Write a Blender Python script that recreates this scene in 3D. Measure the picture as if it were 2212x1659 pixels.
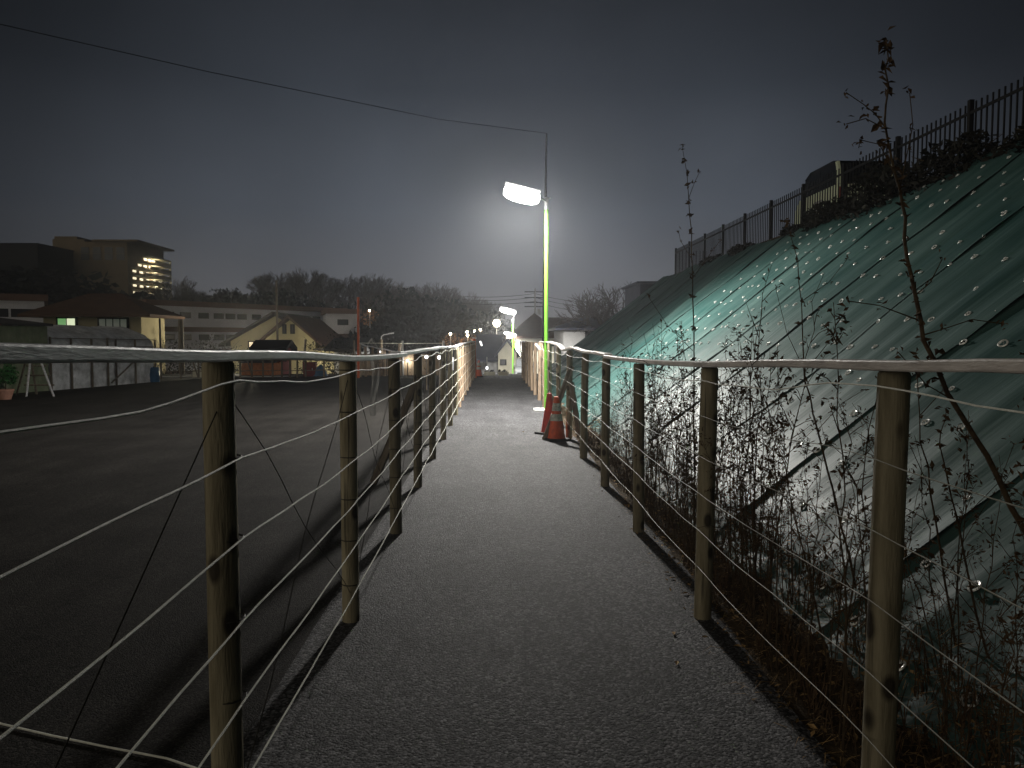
import bpy, bmesh, math, random
from mathutils import Vector, Matrix, Quaternion, noise
random.seed(7)
R = math.radians
sc = bpy.context.scene
for o in list(bpy.data.objects): bpy.data.objects.remove(o)
col = sc.collection

# ------------------------------------------------------------------ camera
CZ = 1.57; F = 1661.0; CX, CY = 1106.0, 829.5
PITCH = math.atan(95.5 / F); YAW = math.atan(40 / F)
cam_d = bpy.data.cameras.new('camera'); cam = bpy.data.objects.new('camera', cam_d); col.objects.link(cam)
cam.location = (0, 0, CZ)
cam.rotation_euler = (R(90) - PITCH, 0, -YAW)
cam_d.sensor_width = 36; cam_d.lens = 36 * F / 2212
cam_d.clip_end = 2000; cam_d.clip_start = 0.05
sc.camera = cam
cmat = cam.rotation_euler.to_matrix()

def P(px, py, Y):
    """the point of the place at forward distance Y seen at (px,py) of a 2212 px wide print"""
    d = cmat @ Vector(((px - CX) / F, (CY - py) / F, -1))
    t = Y / d.y
    return Vector((d.x * t, Y, CZ + d.z * t))

BACK_FILL = 0.60  # strength of the added fill glow behind the camera
# ------------------------------------------------------------------ world (night sky with town glow)
w = bpy.data.worlds.new("World"); sc.world = w; w.use_nodes = True
nt = w.node_tree; N = nt.nodes; L = nt.links; N.clear()
def nn(nt, t, **k):
    n = nt.nodes.new(t)
    for a, b in k.items(): setattr(n, a, b)
    return n
out = nn(nt, 'ShaderNodeOutputWorld'); bg = nn(nt, 'ShaderNodeBackground')
tc = nn(nt, 'ShaderNodeTexCoord')
nrm = nn(nt, 'ShaderNodeVectorMath', operation='NORMALIZE'); L.new(tc.outputs['Generated'], nrm.inputs[0])
sep = nn(nt, 'ShaderNodeSeparateXYZ'); L.new(nrm.outputs[0], sep.inputs[0])
ramp = nn(nt, 'ShaderNodeValToRGB')
L.new(sep.outputs['Z'], ramp.inputs[0])
els = ramp.color_ramp.elements
els[0].position = 0.0; els[0].color = (0.150, 0.142, 0.147, 1)
els[1].position = 1.0; els[1].color = (0.004, 0.004, 0.005, 1)
for p, c in ((0.07, (0.112, 0.117, 0.131)), (0.16, (0.072, 0.083, 0.102)), (0.30, (0.031, 0.037, 0.047)), (0.5, (0.012, 0.013, 0.016))):
    e = els.new(p); e.color = (*c, 1)
# town glow is strongest ahead, over the far end of the path
dot = nn(nt, 'ShaderNodeVectorMath', operation='DOT_PRODUCT'); L.new(nrm.outputs[0], dot.inputs[0]); dot.inputs[1].default_value = (0.02, 0.985, 0.17)
mr = nn(nt, 'ShaderNodeMapRange'); L.new(dot.outputs['Value'], mr.inputs[0])
mr.inputs[1].default_value = 0.78; mr.inputs[2].default_value = 1.0
pwr = nn(nt, 'ShaderNodeMath', operation='POWER'); L.new(mr.outputs[0], pwr.inputs[0]); pwr.inputs[1].default_value = 1.9
mad = nn(nt, 'ShaderNodeMath', operation='MULTIPLY_ADD'); L.new(pwr.outputs[0], mad.inputs[0]); mad.inputs[1].default_value = 1.10; mad.inputs[2].default_value = .30
cl = nn(nt, 'ShaderNodeTexNoise'); cl.inputs['Scale'].default_value = 2.2; cl.inputs['Detail'].default_value = 4
L.new(nrm.outputs[0], cl.inputs['Vector'])
mr2 = nn(nt, 'ShaderNodeMapRange'); L.new(cl.outputs[0], mr2.inputs[0]); mr2.inputs[1].default_value = .3; mr2.inputs[2].default_value = .7; mr2.inputs[3].default_value = .72; mr2.inputs[4].default_value = 1.25
m1 = nn(nt, 'ShaderNodeMath', operation='MULTIPLY'); L.new(mad.outputs[0], m1.inputs[0]); L.new(mr2.outputs[0], m1.inputs[1])
L.new(ramp.outputs[0], bg.inputs['Color']); L.new(m1.outputs[0], bg.inputs['Strength'])
# warm fill glow added low behind and left of the camera, for posts and walls
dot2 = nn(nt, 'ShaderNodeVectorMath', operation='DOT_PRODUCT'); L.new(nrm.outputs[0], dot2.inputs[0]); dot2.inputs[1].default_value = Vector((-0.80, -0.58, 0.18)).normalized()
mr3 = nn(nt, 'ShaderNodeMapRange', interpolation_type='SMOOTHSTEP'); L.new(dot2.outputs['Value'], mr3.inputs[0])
mr3.inputs[1].default_value = 0.62; mr3.inputs[2].default_value = 1.0; mr3.inputs[3].default_value = 0.0; mr3.inputs[4].default_value = BACK_FILL
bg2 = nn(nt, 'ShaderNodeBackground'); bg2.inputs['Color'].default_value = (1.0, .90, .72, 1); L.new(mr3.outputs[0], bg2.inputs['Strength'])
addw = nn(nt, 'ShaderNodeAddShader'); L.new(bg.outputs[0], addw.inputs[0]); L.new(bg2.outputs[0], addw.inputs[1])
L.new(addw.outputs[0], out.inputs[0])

sc.view_settings.view_transform = 'Standard'; sc.view_settings.look = 'None'
sc.view_settings.exposure = 0.0; sc.view_settings.gamma = 1.0
sc.render.engine = 'CYCLES'
sc.cycles.use_denoising = True
sc.cycles.max_bounces = 5; sc.cycles.diffuse_bounces = 2; sc.cycles.glossy_bounces = 2; sc.cycles.volume_bounces = 0
sc.cycles.transmission_bounces = 4; sc.cycles.transparent_max_bounces = 6
sc.cycles.sample_clamp_indirect = 3.0; sc.cycles.sample_clamp_direct = 30.0
sc.cycles.caustics_reflective = False; sc.cycles.caustics_refractive = False

LAMP_K = 4600.0      # watts of the near floodlight
HAZE_D = 0.0014

# ------------------------------------------------------------------ helpers
class MB:
    def __init__(s): s.v = []; s.f = []
    def face(s, pts):
        n = len(s.v); s.v += [tuple(p) for p in pts]; s.f.append(tuple(range(n, n + len(pts))))
    def box(s, a, b):
        x0, y0, z0 = a; x1, y1, z1 = b; n = len(s.v)
        s.v += [(x0,y0,z0),(x1,y0,z0),(x1,y1,z0),(x0,y1,z0),(x0,y0,z1),(x1,y0,z1),(x1,y1,z1),(x0,y1,z1)]
        for f in ((0,3,2,1),(4,5,6,7),(0,1,5,4),(1,2,6,5),(2,3,7,6),(3,0,4,7)): s.f.append(tuple(n + i for i in f))
        return s
    def obox(s, c, size, M):
        """oriented box: centre, size, 3x3 matrix"""
        n = len(s.v); hx, hy, hz = (q / 2 for q in size)
        for x, y, z in ((-hx,-hy,-hz),(hx,-hy,-hz),(hx,hy,-hz),(-hx,hy,-hz),(-hx,-hy,hz),(hx,-hy,hz),(hx,hy,hz),(-hx,hy,hz)):
            s.v.append(tuple(Vector(c) + M @ Vector((x, y, z))))
        for f in ((0,3,2,1),(4,5,6,7),(0,1,5,4),(1,2,6,5),(2,3,7,6),(3,0,4,7)): s.f.append(tuple(n + i for i in f))
        return s
    def tube(s, pts, rad, k=6, cap=True):
        """tube along pts; rad a number or list"""
        pts = [Vector(p) for p in pts]
        if not isinstance(rad, (list, tuple)): rad = [rad] * len(pts)
        n0 = len(s.v); up = None
        for i, p in enumerate(pts):
            t = (pts[min(i + 1, len(pts) - 1)] - pts[max(i - 1, 0)]).normalized()
            if up is None:
                up = Vector((0, 0, 1)) if abs(t.z) < .9 else Vector((1, 0, 0))
            a = t.cross(up).normalized(); b = a.cross(t); up = b
            for j in range(k):
                q = 2 * math.pi * j / k
                s.v.append(tuple(p + (a * math.cos(q) + b * math.sin(q)) * rad[i]))
        for i in range(len(pts) - 1):
            for j in range(k):
                a0 = n0 + i * k + j; a1 = n0 + i * k + (j + 1) % k
                s.f.append((a0, a1, a1 + k, a0 + k))
        if cap and k > 2:
            s.f.append(tuple(n0 + j for j in reversed(range(k)))); m = n0 + (len(pts) - 1) * k
            s.f.append(tuple(m + j for j in range(k)))
        return s
    def lathe(s, prof, k=20, c=(0,0,0)):
        n0 = len(s.v)
        for r, z in prof:
            for j in range(k):
                q = 2 * math.pi * j / k; s.v.append((c[0] + r * math.cos(q), c[1] + r * math.sin(q), c[2] + z))
        for i in range(len(prof) - 1):
            for j in range(k):
                a0 = n0 + i * k + j; a1 = n0 + i * k + (j + 1) % k
                s.f.append((a0, a1, a1 + k, a0 + k))
        s.f.append(tuple(n0 + j for j in reversed(range(k)))); m = n0 + (len(prof) - 1) * k
        s.f.append(tuple(m + j for j in range(k)))
        return s
    def prism(s, poly, a, b, axis='y'):
        """poly: list of (u,v); extruded between a and b along axis ('y': u=x,v=z; 'x': u=y,v=z)"""
        n = len(s.v); k = len(poly)
        for q in (a, b):
            for u, v in poly: s.v.append((u, q, v) if axis == 'y' else (q, u, v))
        s.f.append(tuple(range(n, n + k))); s.f.append(tuple(reversed(range(n + k, n + 2 * k))))
        for i in range(k):
            j = (i + 1) % k; s.f.append((n + i, n + k + i, n + k + j, n + j))
        return s
    def mesh(s, name, smooth=False):
        me = bpy.data.meshes.new(name); me.from_pydata(s.v, [], s.f); me.validate()
        bm = bmesh.new(); bm.from_mesh(me); bmesh.ops.recalc_face_normals(bm, faces=bm.faces); bm.to_mesh(me); bm.free()
        if smooth:
            for p in me.polygons: p.use_smooth = True
            me.set_sharp_from_angle(angle=R(40))
        return me
    def build(s, name, m, parent=None, smooth=False, loc=None, bevel=0):
        me = s.mesh(name, smooth); me.materials.append(m)
        o = bpy.data.objects.new(name, me); col.objects.link(o)
        if parent: o.parent = parent
        if loc is not None: o.location = loc
        if bevel:
            b = o.modifiers.new('bevel', 'BEVEL'); b.width = bevel; b.segments = 2; b.limit_method = 'ANGLE'
        return o

def tag(o, label=None, cat=None, group=None, kind=None):
    if label: o['label'] = label
    if cat: o['category'] = cat
    if group: o['group'] = group
    if kind: o['kind'] = kind
    return o
def thing(name, label, cat, loc=(0,0,0), rz=0, group=None):
    o = bpy.data.objects.new(name, None); col.objects.link(o); o.location = loc; o.rotation_euler = (0, 0, rz)
    return tag(o, label, cat, group)
def structure(o): o['kind'] = 'structure'; return o
KIDS = {}
def copy_tree(o, parent=None):
    c = o.copy(); col.objects.link(c); c.parent = parent
    for ch in [x for x in bpy.data.objects if x.parent == o and x != c]: copy_tree(ch, c)
    return c

def mat(name, base, rough=.8, var=.25, scale=4.0, bump=.0, bscale=60.0, spec=.3, metal=0, stretch=(1,1,1), c2=None, coord='Object', sheen=0, detail=6):
    m = bpy.data.materials.new(name); m.use_nodes = True; t = m.node_tree; b = t.nodes['Principled BSDF']
    tcn = nn(t, 'ShaderNodeTexCoord'); mp = nn(t, 'ShaderNodeMapping'); mp.inputs['Scale'].default_value = stretch
    oi = nn(t, 'ShaderNodeObjectInfo'); mul = nn(t, 'ShaderNodeMath', operation='MULTIPLY'); mul.inputs[1].default_value = 37.0
    t.links.new(oi.outputs['Random'], mul.inputs[0]); t.links.new(mul.outputs[0], mp.inputs['Location'])
    t.links.new(tcn.outputs[coord], mp.inputs['Vector'])
    n1 = nn(t, 'ShaderNodeTexNoise'); n1.inputs['Scale'].default_value = scale; n1.inputs['Detail'].default_value = detail; n1.inputs['Roughness'].default_value = .62
    t.links.new(mp.outputs[0], n1.inputs['Vector'])
    mx = nn(t, 'ShaderNodeMix', data_type='RGBA')
    r = nn(t, 'ShaderNodeMapRange'); t.links.new(n1.outputs[0], r.inputs[0]); r.inputs[1].default_value = .3; r.inputs[2].default_value = .7
    t.links.new(r.outputs[0], mx.inputs[0])
    lo = [max(0, q * (1 - var)) for q in base]; hi = list(c2) if c2 else [min(1, q * (1 + var)) for q in base]
    mx.inputs[6].default_value = (*lo, 1); mx.inputs[7].default_value = (*hi, 1)
    t.links.new(mx.outputs[2], b.inputs['Base Color'])
    b.inputs['Roughness'].default_value = rough; b.inputs['Specular IOR Level'].default_value = spec; b.inputs['Metallic'].default_value = metal
    if bump:
        n2 = nn(t, 'ShaderNodeTexNoise'); n2.inputs['Scale'].default_value = bscale; n2.inputs['Detail'].default_value = 4
        t.links.new(mp.outputs[0], n2.inputs['Vector'])
        bp = nn(t, 'ShaderNodeBump'); bp.inputs['Strength'].default_value = bump; bp.inputs['Distance'].default_value = .02
        t.links.new(n2.outputs[0], bp.inputs['Height']); t.links.new(bp.outputs[0], b.inputs['Normal'])
    return m
def emat(name, c, s):
    m = bpy.data.materials.new(name); m.use_nodes = True; b = m.node_tree.nodes['Principled BSDF']
    b.inputs['Base Color'].default_value = (.8,.8,.8,1); b.inputs['Emission Color'].default_value = (*c, 1); b.inputs['Emission Strength'].default_value = s
    b.inputs['Roughness'].default_value = .4
    return m

# --- wood of the fence posts: streaks, knots
def wood(name, c1, c2, knot=.5, rough=.75):
    m = mat(name, c1, rough, .3, 9, .35, 60, .3, c2=c2, stretch=(3.0, 3.0, .35)); t = m.node_tree; b = t.nodes['Principled BSDF']
    mx = [n for n in t.nodes if n.type == 'MIX'][0]; mp = [n for n in t.nodes if n.type == 'MAPPING'][0]; tcn = [n for n in t.nodes if n.type == 'TEX_COORD'][0]
    oi = [n for n in t.nodes if n.type == 'OBJECT_INFO'][0]
    mp2 = nn(t, 'ShaderNodeMapping'); mp2.inputs['Scale'].default_value = (9, 9, 5)
    mul = nn(t, 'ShaderNodeMath', operation='MULTIPLY'); mul.inputs[1].default_value = 91.0
    t.links.new(oi.outputs['Random'], mul.inputs[0]); t.links.new(mul.outputs[0], mp2.inputs['Location']); t.links.new(tcn.outputs['Object'], mp2.inputs['Vector'])
    vo = nn(t, 'ShaderNodeTexVoronoi'); vo.inputs['Scale'].default_value = 1.0; t.links.new(mp2.outputs[0], vo.inputs['Vector'])
    r = nn(t, 'ShaderNodeMapRange'); r.inputs[1].default_value = .15; r.inputs[2].default_value = .26; r.inputs[3].default_value = knot; r.inputs[4].default_value = 0
    t.links.new(vo.outputs['Distance'], r.inputs[0])
    m2 = nn(t, 'ShaderNodeMix', data_type='RGBA'); t.links.new(r.outputs[0], m2.inputs[0]); t.links.new(mx.outputs[2], m2.inputs[6]); m2.inputs[7].default_value = (.02, .013, .008, 1)
    rv = nn(t, 'ShaderNodeMapRange'); t.links.new(oi.outputs['Random'], rv.inputs[0]); rv.inputs[3].default_value = .62; rv.inputs[4].default_value = 1.25
    sc_ = nn(t, 'ShaderNodeVectorMath', operation='SCALE'); t.links.new(m2.outputs[2], sc_.inputs[0]); t.links.new(rv.outputs[0], sc_.inputs['Scale'])
    # drying cracks along the grain
    mp3 = nn(t, 'ShaderNodeMapping'); mp3.inputs['Scale'].default_value = (38, 38, 1.6); t.links.new(tcn.outputs['Object'], mp3.inputs['Vector']); t.links.new(mul.outputs[0], mp3.inputs['Location'])
    nk = nn(t, 'ShaderNodeTexNoise'); nk.inputs['Scale'].default_value = 1; nk.inputs['Detail'].default_value = 3; t.links.new(mp3.outputs[0], nk.inputs['Vector'])
    rk = nn(t, 'ShaderNodeMapRange'); t.links.new(nk.outputs[0], rk.inputs[0]); rk.inputs[1].default_value = .32; rk.inputs[2].default_value = .42; rk.inputs[3].default_value = .35; rk.inputs[4].default_value = 1
    s2 = nn(t, 'ShaderNodeVectorMath', operation='SCALE'); t.links.new(sc_.outputs[0], s2.inputs[0]); t.links.new(rk.outputs[0], s2.inputs['Scale'])
    t.links.new(s2.outputs[0], b.inputs['Base Color'])
    return m

# --- asphalt: coarse stones
def asphalt(name, c_lo, c_hi, gs, bstr, patch=.3, spec=.25):
    m = bpy.data.materials.new(name); m.use_nodes = True; t = m.node_tree; b = t.nodes['Principled BSDF']
    tcn = nn(t, 'ShaderNodeTexCoord')
    vo = nn(t, 'ShaderNodeTexVoronoi'); vo.inputs['Scale'].default_value = gs; t.links.new(tcn.outputs['Object'], vo.inputs['Vector'])
    ns = nn(t, 'ShaderNodeTexNoise'); ns.inputs['Scale'].default_value = gs * 1.3; ns.inputs['Detail'].default_value = 5; ns.inputs['Roughness'].default_value = .7; t.links.new(tcn.outputs['Object'], ns.inputs['Vector'])
    nb = nn(t, 'ShaderNodeTexNoise'); nb.inputs['Scale'].default_value = 1.1; nb.inputs['Detail'].default_value = 7; nb.inputs['Roughness'].default_value = .6; t.links.new(tcn.outputs['Object'], nb.inputs['Vector'])
    mx = nn(t, 'ShaderNodeMix', data_type='RGBA'); mx.inputs[6].default_value = (*c_lo, 1); mx.inputs[7].default_value = (*c_hi, 1)
    sepc = nn(t, 'ShaderNodeSeparateColor'); t.links.new(vo.outputs['Color'], sepc.inputs[0])
    pw = nn(t, 'ShaderNodeMath', operation='POWER'); t.links.new(sepc.outputs[0], pw.inputs[0]); pw.inputs[1].default_value = 2.6
    t.links.new(pw.outputs[0], mx.inputs[0])
    r = nn(t, 'ShaderNodeMapRange'); t.links.new(nb.outputs[0], r.inputs[0]); r.inputs[1].default_value = .3; r.inputs[2].default_value = .7; r.inputs[3].default_value = 1 - patch; r.inputs[4].default_value = 1 + patch
    mm = nn(t, 'ShaderNodeVectorMath', operation='SCALE'); t.links.new(mx.outputs[2], mm.inputs[0]); t.links.new(r.outputs[0], mm.inputs['Scale'])
    t.links.new(mm.outputs[0], b.inputs['Base Color'])
    h = nn(t, 'ShaderNodeMath', operation='SUBTRACT'); t.links.new(ns.outputs[0], h.inputs[0]); t.links.new(vo.outputs['Distance'], h.inputs[1])
    bp = nn(t, 'ShaderNodeBump'); bp.inputs['Strength'].default_value = bstr * .8; bp.inputs['Distance'].default_value = .007
    t.links.new(h.outputs[0], bp.inputs['Height']); t.links.new(bp.outputs[0], b.inputs['Normal'])
    b.inputs['Roughness'].default_value = .8; b.inputs['Specular IOR Level'].default_value = spec
    # soft stains, worn lanes along the walking direction
    mps = nn(t, 'ShaderNodeMapping'); mps.inputs['Scale'].default_value = (1.0, .16, 1.0); t.links.new(tcn.outputs['Object'], mps.inputs[0])
    nz = nn(t, 'ShaderNodeTexNoise'); nz.inputs['Scale'].default_value = 2.3; nz.inputs['Detail'].default_value = 8; nz.inputs['Roughness'].default_value = .7; t.links.new(mps.outputs[0], nz.inputs['Vector'])
    rz_ = nn(t, 'ShaderNodeMapRange'); t.links.new(nz.outputs[0], rz_.inputs[0]); rz_.inputs[1].default_value = .35; rz_.inputs[2].default_value = .68; rz_.inputs[3].default_value = .72; rz_.inputs[4].default_value = 1.2
    m3 = nn(t, 'ShaderNodeVectorMath', operation='SCALE'); t.links.new(mm.outputs[0], m3.inputs[0]); t.links.new(rz_.outputs[0], m3.inputs['Scale'])
    # hairline cracks
    nw = nn(t, 'ShaderNodeTexNoise'); nw.inputs['Scale'].default_value = 3.0; nw.inputs['Detail'].default_value = 5; t.links.new(tcn.outputs['Object'], nw.inputs['Vector'])
    va = nn(t, 'ShaderNodeVectorMath', operation='ADD'); t.links.new(tcn.outputs['Object'], va.inputs[0]); t.links.new(nw.outputs['Color'], va.inputs[1])
    vc = nn(t, 'ShaderNodeTexVoronoi', feature='DISTANCE_TO_EDGE'); vc.inputs['Scale'].default_value = .42; t.links.new(va.outputs[0], vc.inputs['Vector'])
    rc = nn(t, 'ShaderNodeMapRange'); t.links.new(vc.outputs['Distance'], rc.inputs[0]); rc.inputs[1].default_value = .0; rc.inputs[2].default_value = .005; rc.inputs[3].default_value = .45; rc.inputs[4].default_value = 1
    m4 = nn(t, 'ShaderNodeVectorMath', operation='SCALE'); t.links.new(m3.outputs[0], m4.inputs[0]); t.links.new(rc.outputs[0], m4.inputs['Scale']); t.links.new(m4.outputs[0], b.inputs['Base Color'])
    return m

M = {}
M['path'] = asphalt('path_asphalt', (.016,.016,.018), (.18,.177,.186), 84, 1.0)
M['lot'] = asphalt('lot_asphalt', (.016,.015,.014), (.055,.051,.047), 120, .8, .28, .06)
M['soil'] = mat('soil', (.045,.032,.020), .95, .5, 8, .8, 50, .1, c2=(.09,.065,.04))
M['ground'] = mat('ground_far', (.03,.03,.028), .95, .4, .5, .2, 4, .1)
M['post'] = wood('treated_post', (.23,.195,.12), (.37,.325,.22), .9)
M['post_lighter'] = wood('brown_post', (.33,.23,.15), (.50,.38,.27), .6)
M['rail'] = mat('weathered_rail', (.50,.49,.50), .42, .3, 8, .14, 60, .3, stretch=(3,.5,3), c2=(.80,.79,.80)); M['rail'].node_tree.nodes['Principled BSDF'].inputs['Specular IOR Level'].default_value = .9
M['rail_r'] = mat('weathered_rail_warm', (.48,.43,.41), .42, .35, 8, .14, 60, .3, stretch=(3,.5,3), c2=(.75,.70,.67))
M['rope'] = mat('white_rope', (.72,.72,.64), .6, .15, 40, .3, 300, .4)
M['rope_grey'] = mat('grey_rope', (.34,.34,.30), .6, .3, 12)
M['dark_wire'] = mat('dark_wire', (.03,.028,.022), .6, .2, 20)
M['green_paint'] = mat('lime_paint', (.10,.30,.02), .45, .14, 9, .06, 60, .5)
M['white_paint'] = mat('white_paint', (.75,.75,.73), .5, .12, 8, .05, 60, .4)
M['alu'] = mat('grey_metal', (.45,.46,.48), .4, .15, 9, 0, 60, .5, metal=.5)
M['black_metal'] = mat('dark_metal', (.010,.010,.011), .6, .2, 9, 0, 60, .12)
M['rubber'] = mat('black_rubber', (.015,.015,.015), .8, .3, 20, .2, 80, .3)
M['cone'] = mat('cone_orange', (.62,.085,.02), .55, .22, 13, .1, 70, .4)
M['cone2'] = mat('cone_red', (.40,.035,.025), .6, .25, 13, .1, 70, .4)
M['band'] = mat('dirty_band', (.30,.32,.27), .5, .5, 24, .1, 70, .5, c2=(.72,.74,.66))
M['orange_pole'] = mat('orange_pole', (.68,.12,.03), .5, .15, 13)
M['sheet'] = None
M['weed'] = mat('dry_weed', (.045,.032,.020), .85, .4, 30, 0, 60, .15, c2=(.10,.07,.042))
M['weed_leaf'] = mat('dry_leaf', (.05,.030,.018), .9, .5, 40, 0, 60, .1, c2=(.13,.085,.05))
M['litter'] = mat('leaf_litter', (.07,.045,.020), .85, .6, 12, 0, 60, .15, c2=(.50,.32,.14))
M['tree'] = mat('bark', (.075,.062,.060), .9, .3, 6)
M['ever'] = mat('evergreen', (.008,.010,.010), .9, .4, 1.2)
M['lamp_lit'] = emat('lamp_lit', (1.0, .985, .93), 9.0)
M['lamp_warm'] = emat('lamp_warm', (1.0, .86, .58), 18.0)
M['win_warm'] = emat('window_warm', (1.0, .74, .42), .9)
M['reflect'] = emat('reflector_glow', (.95, .97, 1.0), 4.0)  # emission stands in for lamplight thrown back by the reflectors
M['beige'] = mat('beige_wall', (.42,.37,.23), .9, .1, 1.5, .1, 20, .2)
M['yellow'] = mat('yellow_wall', (.56,.50,.30), .9, .08, 1.5, .1, 20, .2)
M['cream'] = mat('cream_wall', (.60,.57,.45), .9, .1, 1.5, .1, 20, .2)
M['greyw'] = mat('grey_wall', (.34,.34,.34), .9, .12, 1.5, .1, 20, .2)
M['apw'] = mat('apartment_wall', (.82,.82,.87), .9, .1, .6, .05, 20, .2)
M['brown_band'] = mat('brown_band', (.17,.10,.075), .9, .15, 1)
M['roof_brown'] = mat('roof_brown', (.085,.05,.035), .8, .25, 2, .4, 14, .2)
M['roof_navy'] = mat('roof_navy', (.04,.045,.07), .7, .2, 2, .3, 14, .3)
M['roof_grey'] = mat('roof_grey', (.075,.07,.07), .8, .25, 2, .3, 14, .2)
M['glass'] = mat('dark_glass', (.004,.005,.006), .25, .2, 2, 0, 20, .15)
M['darkwin'] = mat('dark_window', (.02,.022,.026), .3, .2, 2, 0, 20, .5)
M['tarp'] = mat('white_plastic', (.50,.50,.50), .42, .35, 3.0, .9, 9, .5, c2=(.92,.92,.94))
M['green_steel'] = mat('green_steel', (.16,.20,.11), .7, .35, 2.5, .1, 20, .3, c2=(.24,.26,.17))
M['terracotta'] = mat('rusty_drum', (.32,.12,.045), .85, .35, 9, .2, 40, .2)
M['pot'] = mat('pot_pink', (.42,.22,.16), .8, .2, 9, .1, 40, .2)
M['blue'] = mat('blue_plastic', (.03,.11,.22), .45, .2, 6)
M['redp'] = mat('red_paint', (.16,.02,.018), .6, .3, 6)
M['leafgreen'] = mat('green_leaf', (.03,.13,.03), .7, .4, 9)
M['plank'] = wood('old_plank', (.13,.10,.075), (.24,.20,.15), .3)
M['van'] = mat('van_paint', (.62,.68,.50), .35, .08, 2, 0, 20, .5)
M['car'] = mat('car_paint', (.62,.66,.70), .3, .05, 2, 0, 20, .6)
M['tyre'] = mat('tyre', (.02,.02,.02), .85, .2, 9)
M['plastic'] = None

# sheet material: streaky weathered teal geotextile
def sheet_material():
    m = bpy.data.materials.new('teal_sheet'); m.use_nodes = True; t = m.node_tree; b = t.nodes['Principled BSDF']
    tcn = nn(t, 'ShaderNodeTexCoord'); oi = nn(t, 'ShaderNodeObjectInfo')
    mp = nn(t, 'ShaderNodeMapping'); mp.inputs['Scale'].default_value = (.35, 5.5, .35); t.links.new(tcn.outputs['Object'], mp.inputs[0])
    n1 = nn(t, 'ShaderNodeTexNoise'); n1.inputs['Scale'].default_value = 1.0; n1.inputs['Detail'].default_value = 7; n1.inputs['Roughness'].default_value = .65; t.links.new(mp.outputs[0], n1.inputs[0])
    n2 = nn(t, 'ShaderNodeTexNoise'); n2.inputs['Scale'].default_value = .8; n2.inputs['Detail'].default_value = 6; t.links.new(tcn.outputs['Object'], n2.inputs[0])
    add = nn(t, 'ShaderNodeMath', operation='ADD'); t.links.new(n1.outputs[0], add.inputs[0]); t.links.new(n2.outputs[0], add.inputs[1])
    r = nn(t, 'ShaderNodeMapRange'); t.links.new(add.outputs[0], r.inputs[0]); r.inputs[1].default_value = .72; r.inputs[2].default_value = 1.28
    mx = nn(t, 'ShaderNodeMix', data_type='RGBA'); t.links.new(r.outputs[0], mx.inputs[0])
    mx.inputs[6].default_value = (.013, .050, .046, 1); mx.inputs[7].default_value = (.060, .110, .101, 1)
    t.links.new(mx.outputs[2], b.inputs['Base Color'])
    n3 = nn(t, 'ShaderNodeTexNoise'); n3.inputs['Scale'].default_value = 1.6; n3.inputs['Detail'].default_value = 5; t.links.new(mp.outputs[0], n3.inputs[0])
    bp = nn(t, 'ShaderNodeBump'); bp.inputs['Strength'].default_value = .26; bp.inputs['Distance'].default_value = .05
    t.links.new(n3.outputs[0], bp.inputs['Height']); t.links.new(bp.outputs[0], b.inputs['Normal'])
    b.inputs['Roughness'].default_value = .52; b.inputs['Specular IOR Level'].default_value = .16
    return m
M['sheet'] = sheet_material()

# ------------------------------------------------------------------ lamps with a street-lamp light distribution
def lamp_light(name, loc, watts, colour, parent, tilt=(0, 0), radius=.20, spread=.0):
    ld = bpy.data.lights.new(name, 'POINT'); ld.energy = watts; ld.color = colour; ld.shadow_soft_size = radius
    ld.use_nodes = True; t = ld.node_tree; t.nodes.clear()
    o = nn(t, 'ShaderNodeOutputLight'); e = nn(t, 'ShaderNodeEmission'); t.links.new(e.outputs[0], o.inputs[0])
    g = nn(t, 'ShaderNodeTexCoord'); s = nn(t, 'ShaderNodeSeparateXYZ'); t.links.new(g.outputs['Normal'], s.inputs[0])
    neg = nn(t, 'ShaderNodeMath', operation='MULTIPLY'); t.links.new(s.outputs['Z'], neg.inputs[0]); neg.inputs[1].default_value = SGN
    c = nn(t, 'ShaderNodeMath', operation='MAXIMUM'); t.links.new(neg.outputs[0], c.inputs[0]); c.inputs[1].default_value = .22
    p = nn(t, 'ShaderNodeMath', operation='POWER'); t.links.new(c.outputs[0], p.inputs[0]); p.inputs[1].default_value = -spread
    r = nn(t, 'ShaderNodeMapRange', interpolation_type='SMOOTHSTEP'); t.links.new(neg.outputs[0], r.inputs[0]); r.inputs[1].default_value = .02; r.inputs[2].default_value = .62
    r.inputs[3].default_value = .03
    q = nn(t, 'ShaderNodeMath', operation='MULTIPLY'); t.links.new(p.outputs[0], q.inputs[0]); t.links.new(r.outputs[0], q.inputs[1])
    t.links.new(q.outputs[0], e.inputs['Strength'])
    ob = bpy.data.objects.new(name, ld); col.objects.link(ob); ob.parent = parent; ob.location = loc
    ob.rotation_euler = (tilt[0], tilt[1], 0)
    return ob
SGN = -1.0

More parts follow.
